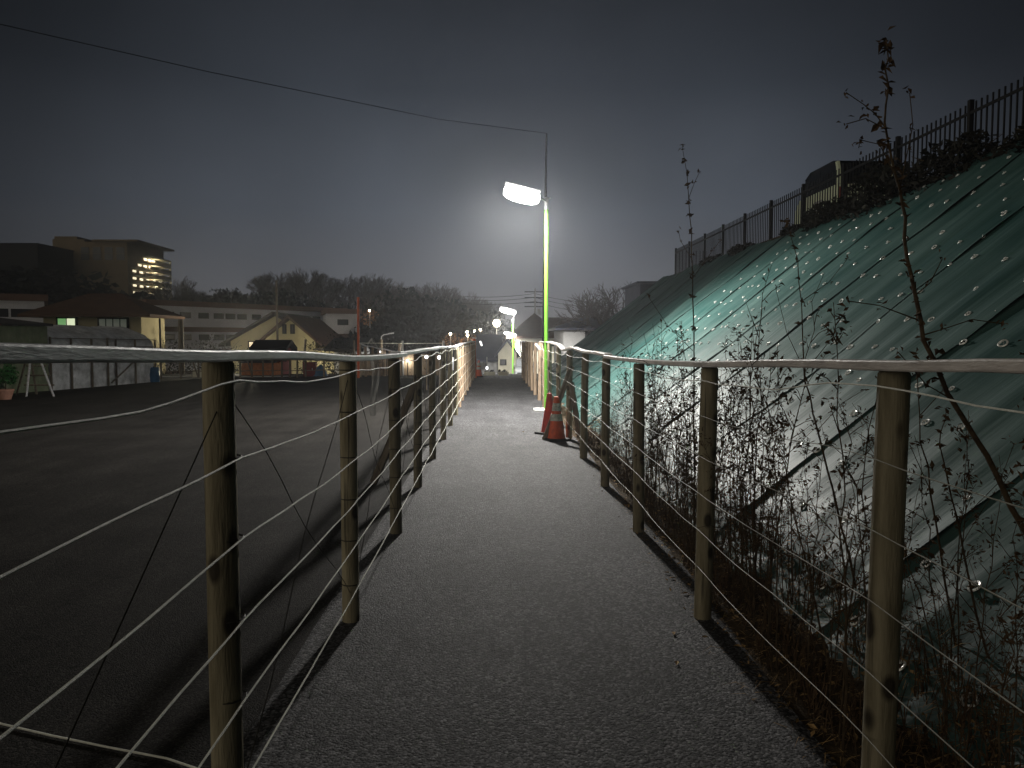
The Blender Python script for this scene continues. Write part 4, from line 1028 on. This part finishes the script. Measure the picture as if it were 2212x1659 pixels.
# ------------------------------------------------------------------ houses
def house(label, x0, x1, y0, y1, zb, ze, zr, wall, roof, kind='gable_y', over=.45, wins=(), cat='house', name='house', rz=0):
    cx, cy = (x0 + x1) / 2, (y0 + y1) / 2; root = thing(name, label, cat, (cx, cy, zb), rz, 'houses around the car park and path')
    hx, hy = (x1 - x0) / 2, (y1 - y0) / 2; e, r_ = ze - zb, zr - zb
    if kind == 'gable_y':    # gable end faces the camera
        MB().prism([(-hx, 0), (hx, 0), (hx, e), (0, r_ - .12), (-hx, e)], -hy, hy, 'y').build('wall', M[wall], root)
        s = (r_ - e) / hx; m_ = MB(); o_ = over
        m_.prism([(-hx - o_, e - o_ * s), (0, r_ - .0), (hx + o_, e - o_ * s), (hx + o_, e - o_ * s + .16), (0, r_ + .18), (-hx - o_, e - o_ * s + .16)], -hy - over, hy + over, 'y'); m_.build('roof', M[roof], root)
    elif kind == 'gable_x':
        MB().prism([(-hy, 0), (hy, 0), (hy, e), (0, r_ - .12), (-hy, e)], -hx, hx, 'x').build('wall', M[wall], root)
        s = (r_ - e) / hy; o_ = over; m_ = MB()
        m_.prism([(-hy - o_, e - o_ * s), (0, r_), (hy + o_, e - o_ * s), (hy + o_, e - o_ * s + .16), (0, r_ + .18), (-hy - o_, e - o_ * s + .16)], -hx - over, hx + over, 'x'); m_.build('roof', M[roof], root)
    else:
        MB().box((-hx, -hy, 0), (hx, hy, e)).build('wall', M[wall], root)
        o_ = over; rl = max(0, hx - hy) * .8; m_ = MB()
        m_.v += [(-hx - o_, -hy - o_, e), (hx + o_, -hy - o_, e), (hx + o_, hy + o_, e), (-hx - o_, hy + o_, e), (-rl, 0, r_), (rl, 0, r_), (-hx - o_, -hy - o_, e + .12), (hx + o_, -hy - o_, e + .12), (hx + o_, hy + o_, e + .12), (-hx - o_, hy + o_, e + .12)]
        m_.f += [(0, 1, 2, 3), (0, 1, 7, 6), (1, 2, 8, 7), (2, 3, 9, 8), (3, 0, 6, 9), (6, 7, 5, 4), (7, 8, 5), (8, 9, 4, 5), (9, 6, 4)]; m_.build('roof', M[roof], root)
    for (wx, wz, ww, wh, m) in wins:
        f = MB().box((wx - ww / 2 - .06, -hy - .05, wz - wh / 2 - .06), (wx + ww / 2 + .06, -hy - .002, wz + wh / 2 + .06)).build('window', M['cream'] if m != 'darkwin' else M['black_metal'], root)
        MB().box((wx - ww / 2, -hy - .07, wz - wh / 2), (wx + ww / 2, -hy - .052, wz + wh / 2)).build('pane', M[m], f)
    return root
M['win_green'] = emat('window_green', (.30, .80, .25), .32); M['win_pale'] = emat('window_pale', (.85, .95, .62), .8); M['win_teal'] = emat('window_teal', (.25, .45, .30), .035)
def px2x(px, Y): return P(px, 734, Y).x
def py2z(py, Y): return CZ + (734 - py) / F * Y
Y = 37.0
h = house('low house with brown hip roof and green lit window behind the plastic greenhouse', px2x(95, Y), px2x(306, Y), Y, Y + 2.6, height(-21, 37) - 1, py2z(686, Y), py2z(640, Y + 3), 'beige', 'roof_brown', 'hip', .75)
cx = (px2x(95, Y) + px2x(306, Y)) / 2; zb = height(-21, 37) - 1
def hwin(root, cx, zb, hy, pa, pb, qa, qb, Yf, m, split=1, frame='black_metal'):
    xa, xb, za, zc = px2x(pa, Yf) - cx, px2x(pb, Yf) - cx, py2z(qb, Yf) - zb, py2z(qa, Yf) - zb
    f = MB().box((xa - .07, -hy - .06, za - .07), (xb + .07, -hy - .002, zc + .07)).build('window', M[frame], root)
    n = split; w_ = (xb - xa) / n
    for i in range(n): MB().box((xa + w_ * i + .03, -hy - .09, za), (xa + w_ * (i + 1) - .03, -hy - .062, zc)).build('pane', M[m if isinstance(m, str) else m[i]], f)
hwin(h, cx, zb, 1.3, 127, 166, 689, 707, Y, ['win_green', 'win_pale'], 2)
hwin(h, cx, zb, 1.3, 216, 277, 690, 708, Y, 'win_teal', 4)
Y = 48.0; x0, x1 = px2x(554, Y), px2x(681, Y); zb = height((x0 + x1) / 2, Y)
h = house('yellow gabled house with two slit windows behind the car park', x0 + .5, x1, Y, Y + 8, zb, py2z(734, Y), py2z(688, Y), 'yellow', 'roof_brown', 'gable_y', .5)
cx = (x0 + .5 + x1) / 2
hwin(h, cx, zb, 4, 613, 617, 703, 719, Y, 'darkwin'); hwin(h, cx, zb, 4, 630, 635, 703, 719, Y, 'darkwin')
Y = 51.5; x0, x1 = px2x(498, Y), px2x(690, Y); zb = height((x0 + x1) / 2, Y)
h = house('larger yellow house wing with wide gable behind the slit windowed one', x0, x1, Y, Y + 9, zb, py2z(737, Y), py2z(680, Y), 'yellow', 'roof_grey', 'gable_y', .6)
hwin(h, (x0 + x1) / 2, zb, 4.5, 538, 548, 739, 749, Y, 'win_warm')
small_light(556, 744, Y - 9.5, .09, 'added small lamp that lights the yellow house front', M['lamp_warm'], 900, (1, .90, .66))  # lamp and pole added to light the house walls evenly
Y = 46; zb = height(px2x(700, Y), Y); house('low flat annex at the right of the yellow house', px2x(683, Y), px2x(720, Y), Y, Y + 4, zb, py2z(757, Y), py2z(756, Y), 'yellow', 'roof_grey', 'hip', .1, name='annex', cat='annex')
Y = 37.5; house('small dark shed with black roof in front of the yellow house', px2x(552, Y), px2x(610, Y), Y, Y + 1.6, -.6, py2z(755, Y), py2z(742, Y), 'redp', 'black_metal', 'gable_x', .25, name='shed', cat='shed')
Y = 36; house('small orange brown shed behind the stakes', px2x(520, Y), px2x(590, Y), Y, Y + 1.8, -.4, py2z(783, Y), py2z(779, Y), 'terracotta', 'black_metal', 'gable_x', .1, name='shed', cat='shed')
Y = 44; house('dark roofed grey house right of the white apartment end wall', px2x(722, Y), px2x(768, Y), Y, Y + 5, height(-8, Y), py2z(755, Y), py2z(736, Y), 'greyw', 'black_metal', 'gable_x', .5)
# centre houses
Y = 60; zb = height(0, Y)
h = house('grey house with dark blue roof at the end of the path', px2x(1037, Y), px2x(1073, Y) + .1, Y, Y + 7, zb, py2z(776, Y), py2z(727, Y + 3), 'greyw', 'roof_navy', 'gable_x', .35)
hwin(h, (px2x(1037, Y) + px2x(1073, Y) + .1) / 2, zb, 3.5, 1045, 1050, 782, 793, Y, 'darkwin')
Y = 58; h = house('beige gabled house right beside the dark blue roof', px2x(1076, Y), px2x(1116, Y), Y, Y + 8, zb, py2z(763, Y), py2z(736, Y), 'cream', 'roof_navy', 'gable_y', .3)
cxh = (px2x(1076, Y) + px2x(1116, Y)) / 2
hwin(h, cxh, height(0, 60), 4, 1082, 1092, 778, 787, Y, 'darkwin')
Y = 66; zb = height(4, Y)
h = house('cream house with a big brown hip roof behind the green lamp post', px2x(1112, Y), px2x(1208, Y), Y, Y + 9, zb, py2z(731, Y), py2z(676, Y + 4), 'cream', 'roof_brown', 'hip', .7)
cxh = (px2x(1112, Y) + px2x(1208, Y)) / 2
hwin(h, cxh, zb, 4.5, 1125, 1134, 738, 760, Y, 'win_teal'); hwin(h, cxh, zb, 4.5, 1127, 1131, 766, 778, Y, 'darkwin'); hwin(h, cxh, zb, 4.5, 1148, 1158, 742, 755, Y, 'darkwin'); hwin(h, cxh, zb, 4.5, 1186, 1196, 738, 746, Y, 'darkwin')
Y = 74; house('house with brown gable peeping over the right of the big hip roof', px2x(1190, Y), px2x(1226, Y), Y, Y + 6, zb, py2z(704, Y), py2z(688, Y), 'yellow', 'roof_brown', 'gable_x', .5)
Y = 50; zb = height(8, Y)
h = house('grey house with wide dark roof beside the far end of the slope', px2x(1218, Y), px2x(1345, Y), Y, Y + 8, zb, py2z(713, Y), py2z(682, Y + 3), 'greyw', 'roof_navy', 'hip', .6)
hwin(h, (px2x(1218, Y) + px2x(1345, Y)) / 2, zb, 4, 1266, 1290, 716, 732, Y, 'darkwin')
Y = 43; house('dark flat roofed building behind the upper end of the slope', px2x(1382, Y), px2x(1440, Y), Y, Y + 5, 0, py2z(613, Y), py2z(612, Y), 'roof_navy', 'roof_navy', 'hip', .2, name='building', cat='building')

# planter boxes and parked car at the end of the path
for i, (px, w_) in enumerate(((1051, 10), (1063, 13), (1079, 6), (1090, 17))):
    Y = 34.6; p = P(px, 808, Y); r_ = thing('planter', ['pale planter box, leftmost at the end of the path', 'pale planter box, second from the left at the path end', 'smallest pale planter box at the path end', 'widest pale planter box, rightmost at the path end'][i], 'planter', (p.x, Y, -.07), 0, 'planter boxes across the end of the path')
    W__ = w_ / F * Y / 2; MB().box((-W__, -.12, 0), (W__, .12, .20)).build('planter_box', M['cream'], r_, bevel=.01)
    l = leaf_clump(120, W__ * .9, .1, .10, .03, i, 0).build('foliage', M['scrub'], r_); l.location = (0, 0, .2)
p = P(1135, 812, 56)
car = thing('parked_car', 'silver hatchback parked nose on beyond the right fence', 'car', (p.x, 56.0, height(p.x, 56)))
side_c = [(0, .25), (-.02, .62), (.15, .80), (.75, .93), (3.6, .95), (3.75, .3)]
MB().prism(side_c, -.75, .75, 'x').build('body', M['car'], car, bevel=.06)
MB().prism([(.72, .92), (1.35, 1.42), (3.0, 1.45), (3.5, .94)], -.64, .64, 'x').build('cabin', M['car'], car, bevel=.05)
q = MB(); q.v += [(-.58, .78, .97), (.58, .78, .97), (.52, 1.32, 1.40), (-.52, 1.32, 1.40)]; q.v = [(a, b - .03, c + .02) for a, b, c in q.v]; q.f.append((0, 1, 2, 3)); wsc = q.build('windscreen', M['car'], car)
for s_ in (-1, 1):
    MB().box((s_ * .70 - .05, -.03, .55), (s_ * .70 + .05 - .12 * (s_ > 0) + .06 * (s_ < 0), .0, .68)).build('headlight', M['white_paint'], car, bevel=.01)
    MB().box((s_ * .83 - .08, .95, .93), (s_ * .83 + .08, 1.05, 1.06)).build('mirror', M['car'], car, bevel=.02)
    for yy in (.65, 3.0): MB().prism([(yy + .3 * math.cos(a * .3927), .3 + .3 * math.sin(a * .3927)) for a in range(16)], s_ * .68 - .09, s_ * .68 + .09, 'x').build('wheel', M['tyre'], car)
MB().box((-.6, -.045, .28), (.6, -.022, .45)).build('grille', M['black_metal'], car); MB().box((-.2, -.06, .38), (.2, -.047, .48)).build('number_plate', M['white_paint'], car)
# sign post, grey box near path end
p = P(1042, 812, 34.4); r_ = thing('meter_box', 'grey box on a post behind the far traffic cone', 'box', (p.x, 34.4, -.05)); MB().tube([(0, 0, 0), (0, 0, .4)], .02, 6).build('stake', M['alu'], r_); MB().box((-.12, -.08, .3), (.12, .08, .58)).build('box_body', M['greyw'], r_, bevel=.01)
p = P(1052, 812, 34.4); r_ = thing('white_stake', 'thin white stake with a bright reflector at the path end', 'stake', (p.x, 34.4, -.05)); MB().tube([(0, 0, 0), (0, 0, .85)], .018, 6).build('shaft', M['white_paint'], r_); MB().lathe([(.04, .30), (.05, .36), (.04, .42)], 10).build('reflector', M['reflect'], r_)
# small white tags tied to the fences
def fence_tag(px, py, Y, w_, h_, rot, lab):
    c = P(px, py, Y); r_ = MB().box((-w_ / 2, -.008, -h_ / 2), (w_ / 2, .008, h_ / 2)).build('reflector_tag', M['reflect_w'], None, loc=c, bevel=.003); r_.rotation_euler = (0, rot, 0); tag(r_, lab, 'tag', 'white tags on the path fences')
M['reflect_w'] = emat('tag_glow', (.95, .97, 1.0), .55)  # tags glow by themselves in place of the light they reflect
fence_tag(1162, 1249 * .553 + 58, 17.0, .05, .16, R(-40), 'white reflective tag tilted on the right fence rail beside the green post')
fence_tag(978, 786, 20.5, .045, .34, 0, 'upright white tag strip on the far left fence ropes')
fence_tag(1040 - 1, 742, 20.0, .04, .13, R(-20), 'short white tag hanging below the far left rail')

# ------------------------------------------------------------------ apartment blocks
def slab(label, A, B, depth, zb, zt, floors, wins, wall='apw', name='apartment_block'):
    A = Vector(A); B = Vector(B); d = (B - A); ln = d.length; ang = math.atan2(d.y, d.x)
    root = thing(name, label, 'apartment building', (A.x, A.y, zb), ang, 'apartment blocks in the distance'); H = zt - zb
    MB().box((0, 0, 0), (ln, depth, H)).build('wall', M[wall], root)
    MB().box((-.3, -.5, H + .002), (ln + .3, depth + .3, H + .55)).build('roof', M['brown_band'], root)
    fh = H / floors
    for f in range(1, floors):
        MB().box((-.1, -.45, f * fh - .32), (ln + .1, -.003, f * fh + .18)).build('floor_band', M['brown_band'], root)
    for f in range(floors):
        for i in range(wins):
            x = ln * (i + .5) / wins + .3 * math.sin(i * 5)
            wf = MB().box((x - .62, -.04, f * fh + fh * .48), (x + .62, -.002, f * fh + fh * .74)).build('window', M['black_metal'], root)
            MB().box((x - .55, -.06, f * fh + fh * .51), (x + .55, -.042, f * fh + fh * .71)).build('pane', M['darkwin'], wf)
    return root
Aa = P(318, 734, 78); Bb = P(742, 734, 100)
slab('long white apartment block with brown floor bands behind the yellow house', (Aa.x, 78, 0), (Bb.x, 100, 0), 9, -4.2, py2z(660, 78), 4, 15)
# plain white end block
e0 = P(706, 734, 90); e1 = P(776, 734, 91)
r_ = slab('plain white end block of the apartments left of the wooded hill', (e0.x, 90, 0), (e1.x, 91, 0), 9, -3, py2z(678, 90), 3, 1)
slab('pale apartment block at the left edge below the dark hill', (P(-160, 734, 62).x, 62, 0), (P(98, 734, 66).x, 66, 0), 8, -3, py2z(650, 64), 3, 6)
# hill-top apartment building with lit balconies
Yb = 128; A_ = P(150, 734, Yb); B_ = P(268, 734, Yb); C_ = P(353, 734, Yb + 16)
root = thing('hilltop_apartments', 'big stepped apartment building with lit galleries on the dark hill', 'apartment building', (0, 0, 0), 0, 'apartment blocks in the distance')
M['dimwall'] = mat('brown_wall', (.20,.15,.085), .9, .2, .3)
def vbox(name, xa, xb, ya, yb, za, zb_, m, par=root): return MB().box((xa, ya, za), (xb, yb, zb_)).build(name, m, par)
xa = P(168, 734, Yb).x; xb = P(280, 734, Yb).x
vbox('wall', xa, xb, Yb, Yb + 14, 4, py2z(527, Yb), M['dimwall'])
vbox('side_wing', P(98, 734, Yb).x, xa - .02, Yb + 3, Yb + 14, 4, py2z(522, Yb + 3), M['dimwall'])
vbox('roof_house', P(132, 734, Yb + 5).x, P(180, 734, Yb + 5).x, Yb + 4, Yb + 10, py2z(522, Yb + 4) + .01, py2z(516, Yb + 4), M['dimwall'])
vbox('stair_column', P(95, 734, Yb).x - .5, P(98, 734, Yb).x - .03, Yb + 1, Yb + 5, 8, py2z(532, Yb), M['cream'])
vbox('roof', xa + 3, P(306, 734, Yb).x, Yb - .5, Yb + 14, py2z(527, Yb) + .02, py2z(523, Yb), M['dimwall'])
zf0 = py2z(640, Yb); fh = (py2z(548, Yb) - zf0) / 6.0
M['gal'] = emat('gallery_lit', (1.0, .86, .58), 1.3)
for f in range(6):
    ld_g = bpy.data.lights.new('glow', 'POINT'); ld_g.energy = 260; ld_g.color = (1, .86, .58); ld_g.shadow_soft_size = .15
    og = bpy.data.objects.new('lamp_light', ld_g); col.objects.link(og); og.parent = root; og.location = (xb + .75, Yb + 8.5, zf0 + f * fh + fh * .72)
    z = zf0 + f * fh; ya = Yb + (1.2 if f < 4 else 3.2 + (f - 4) * 2.2); yb_ = Yb + 13.6
    vbox('gallery_slab', xb + .01, xb + 1.5, ya, yb_, z + fh - .32, z + fh - .08, M['cream'])
    vbox('balcony_front', xb + 1.36, xb + 1.46, ya + 2.0, yb_, z, z + fh * .40, M['beige'])
    vbox('pier', xb + 1.2, xb + 1.5, yb_ - .3, yb_, z + fh * .41, z + fh - .33, M['cream'])
    for i in range(5):
        y = ya + .5 + (yb_ - ya - 1.0) * i / 4.6
        vbox('lit_window', xb + .012, xb + .06, y, y + 1.2, z + fh * .38, z + fh * .66, M['gal'])
for i in range(4):
    for j in range(2):
        x = xa + 1 + i * 1.9; z = py2z(545 + j * 14, Yb); MB().box((x, Yb - .06, z - .5), (x + 1.3, Yb - .01, z + .5)).build('window', M['darkwin'], root)
# dark bulky building at far left
Y = 120; house('black silhouetted flat building on the hill at the left edge', P(-140, 734, Y).x, P(88, 734, Y).x, Y, Y + 10, 4, py2z(532, Y), py2z(530, Y), 'black_metal', 'black_metal', 'hip', .2, name='building', cat='building')
# pale garages right of the big roof etc.

# ------------------------------------------------------------------ trees
def bare_tree_mesh(seed, H, spread=.55, levels=5):
    rn = random.Random(seed); tr = MB(); cr = MB()
    def grow(p, d, ln, r, lv):
        q = p + d * ln; mid = p + d * ln * .5 + Vector((rn.gauss(0, .05), rn.gauss(0, .05), 0)) * ln
        (tr if lv >= levels - 1 else cr).tube([p, mid, q], [r, r * .85, r * .68], 5 if lv > 2 else 3, cap=False)
        if lv == 0: return
        for i in range(rn.choice((2, 3, 3)) if lv < levels else 5):
            a = rn.uniform(0, 6.28); s = spread * rn.uniform(.6, 1.25)
            t = d.orthogonal().normalized(); t = Quaternion(d, a) @ t
            nd = (d + t * s + Vector((0, 0, .10))).normalized()
            grow(p.lerp(q, rn.uniform(.75, 1)), nd, ln * rn.uniform(.66, .86), r * .68, lv - 1)
    grow(Vector((0, 0, -.3)), Vector((0, 0, 1)), H * .30, H * .026, levels)
    a_ = tr.mesh('trunk'); a_.materials.append(M['tree']); b_ = cr.mesh('crown'); b_.materials.append(M['tree'])
    return a_, b_
bares = [bare_tree_mesh(40 + i, 9.0, .5 + .1 * (i % 3), 6) for i in range(4)]
def ever_mesh(seed):
    rn = random.Random(seed); m_ = MB()
    for k_ in range(15):
        c = Vector((rn.gauss(0, .38), rn.gauss(0, .38), rn.uniform(.35, .92))); rr_ = rn.uniform(.22, .42)
        for i in range(130):
            v = Vector((rn.gauss(0, 1), rn.gauss(0, 1), rn.gauss(0, 1))).normalized() * rr_ * rn.uniform(.6, 1.05); v.z *= .75
            p = c + v; q = Quaternion(Vector((rn.gauss(0, 1), rn.gauss(0, 1), rn.gauss(0, 1))).normalized(), rn.uniform(0, 6.28)); s = rn.uniform(.03, .075)
            m_.face([p + q @ Vector(w_) for w_ in ((-s, 0, 0), (0, -s * .7, 0), (s, 0, 0), (0, s * .7, 0))])
    a_ = m_.mesh('crown'); a_.materials.append(M['ever'])
    t_ = MB().tube([(0, 0, -.15), (0, 0, .5), (.02, 0, .85)], [.035, .025, .01], 6).mesh('trunk'); t_.materials.append(M['tree'])
    return t_, a_
evers = [ever_mesh(60 + i) for i in range(4)]
def tree(kind, x, y, H, label, group, wide=1.0, i=0, zb=None):
    tr, cr = (bares if kind == 'bare' else evers)[i % 4]; s = H / 9.0 if kind == 'bare' else H
    root = thing('bare_tree' if kind == 'bare' else 'evergreen_tree', label, 'tree', (x, y, height(x, y) if zb is None else zb), random.uniform(0, 6.28), group)
    root.scale = (s * wide, s * wide, s)
    for nme, me_ in (('trunk', tr), ('crown', cr)): o = bpy.data.objects.new(nme, me_); col.objects.link(o); o.parent = root
rn = random.Random(77)
def tree_px(kind, px, pt_, Y, label, group, wide=1.0, i=0):
    x = px2x(px, Y); zb = height(x, Y); H = py2z(pt_, Y) - zb
    tree(kind, x, Y, H * (1.05 * rn.uniform(.86, 1.06) if kind == 'bare' else .86), label, group, wide, i)
GB = 'bare trees along the ridge'; LB = 'leafless tree on the ridge of the wooded hill'
for i, (px, pt_, Y) in enumerate(((588, 592, 122), (612, 584, 124), (636, 598, 126), (668, 592, 118), (696, 588, 120), (742, 604, 124), (770, 600, 120), (795, 597, 126), (822, 606, 122), (848, 612, 126), (875, 617, 124), (930, 622, 126), (958, 630, 124), (985, 640, 126), (1008, 641, 130), (1030, 648, 132), (1050, 650, 130), (820, 640, 112), (700, 630, 112), (900, 622, 128))):
    tree_px('bare', px, pt_, Y, LB, GB, 1.15, i)
for i, (px, pt_, Y, lab) in enumerate(((375, 600, 118, 'leafless tree just right of the lit hilltop apartments'), (405, 612, 118, 'second leafless tree right of the hilltop apartments'), (440, 632, 118, 'small leafless tree left of the dark round evergreens'))):
    tree_px('bare', px, pt_, Y, lab, 'bare trees beside the hilltop apartments', 1.3, i + 1)
tree_px('bare', 1308, 602, 52, 'wide leafless tree standing over the far end of the slope', None, 1.25, 2)
tree_px('bare', 1290, 640, 56, 'lower leafless tree behind the wide one at the slope end', None, 1.4, 1)
tree_px('bare', 745, 715, 60, 'small bare garden tree in front of the white end block', None, 1.3, 3)
GE = 'dark evergreens on the wooded hill'; LE = 'dark evergreen tree in the wood on the hill'
for i, (px, pt_, Y) in enumerate(((468, 636, 116), (490, 620, 118), (516, 636, 118), (545, 640, 116), (572, 634, 112), (598, 624, 110), (622, 628, 110), (655, 655, 108), (735, 668, 108), (775, 668, 106), (808, 658, 104), (838, 646, 106), (865, 640, 108), (890, 636, 110), (907, 616, 114), (930, 640, 110), (955, 650, 110), (978, 662, 108), (1000, 672, 108), (1022, 680, 110), (1044, 668, 114), (1058, 684, 112), (850, 668, 96), (900, 660, 96), (950, 672, 94), (1000, 690, 92), (800, 690, 92), (1040, 694, 96), (880, 690, 90), (940, 698, 90))):
    tree_px('ever', px, pt_, Y, LE, GE, rn.uniform(.55, .85), i)
GL = 'dark trees below the hilltop apartments'
for i, (px, pt_, Y) in enumerate(((-30, 575, 108), (20, 568, 106), (60, 580, 108), (105, 612, 110), (150, 626, 108), (190, 634, 106), (225, 644, 108), (250, 662, 106), (285, 668, 104), (40, 610, 98), (120, 640, 98), (200, 650, 98), (320, 655, 104))):
    tree_px('ever', px, pt_, Y, 'black evergreen tree below the hilltop apartments', GL, 1.2, i)
# row of dark hedge shrubs in front of far houses to close the gap behind the lot
for i, (px, w_, lab) in enumerate(((250, 1.8, 'dark garden bush right of the greenhouse'), (355, 1.6, 'dark garden bush by the low stakes, left'), (460, 2.0, 'dark garden bush before the white apartments'), (720, 1.8, 'dark garden bush left of the orange pole'), (830, 2.4, 'dark bush behind the unlit street lamp'), (930, 2.6, 'dark bush behind the middle of the left fence'))):
    Y = 38 + (i % 3) * 1.5; x = px2x(px, Y); shrub((x, Y, height(x, Y)), w_, 1.2, 1.9 if px < 800 else 1.6, 30 + i, lab, 'dark garden bushes beyond the car park', 'ever')
# lit autumn shrubs near the far lamps
M['orangeleaf'] = mat('orange_leaf', (.30,.15,.05), .8, .5, 2)
for i, (px, pt_, Y, lab) in enumerate(((975, 718, 82, 'orange leaved tree lit by a street light left of the blue roof'), (1012, 722, 80, 'orange leaved tree behind the far end of the left rail'), (800, 668, 100, 'orange leaved tree lit on the hillside above the street lamp'))):
    x = px2x(px, Y); zb = height(x, Y); H = py2z(pt_, Y) - zb; root = thing('autumn_tree', lab, 'tree', (x, Y, zb), 0, 'orange leaved trees')
    l = leaf_clump(350, 1.3, 1.0, 1.2, .12, 50 + i, -.8).build('crown', M['orangeleaf'], root); l.location = (0, 0, H - 1.2); MB().tube([(0, 0, 0), (0, 0, H - 1)], .08, 6).build('trunk', M['tree'], root)
    ld = bpy.data.lights.new('glow', 'POINT'); ld.energy = 60; ld.color = (1, .6, .25); ld.shadow_soft_size = .1
    small_light(px - 2, pt_ + 3, Y - 1.6, .14, ['tiny warm street light in front of the orange tree left of the blue roof', 'tiny warm street light by the orange tree at the rail end', 'tiny warm street light on the hillside'][i], M['lamp_warm'], 55, (1, .62, .28))

# ------------------------------------------------------------------ thin haze added to spread a glow round the lamps
hm = bpy.data.materials.new('lamp_glow_haze'); hm.use_nodes = True; t = hm.node_tree; t.nodes.clear()
o_ = nn(t, 'ShaderNodeOutputMaterial'); pv = nn(t, 'ShaderNodeVolumePrincipled'); pv.inputs['Color'].default_value = (.90, .94, 1.0, 1); pv.inputs['Density'].default_value = HAZE_D; pv.inputs['Anisotropy'].default_value = .80
t.links.new(pv.outputs[0], o_.inputs['Volume'])
hz = MB().box((-170, -14, -6), (130, 200, 34)).build('haze', hm); hz['kind'] = 'stuff'; tag(hz, 'thin haze added for the glow round the lamps', 'haze')
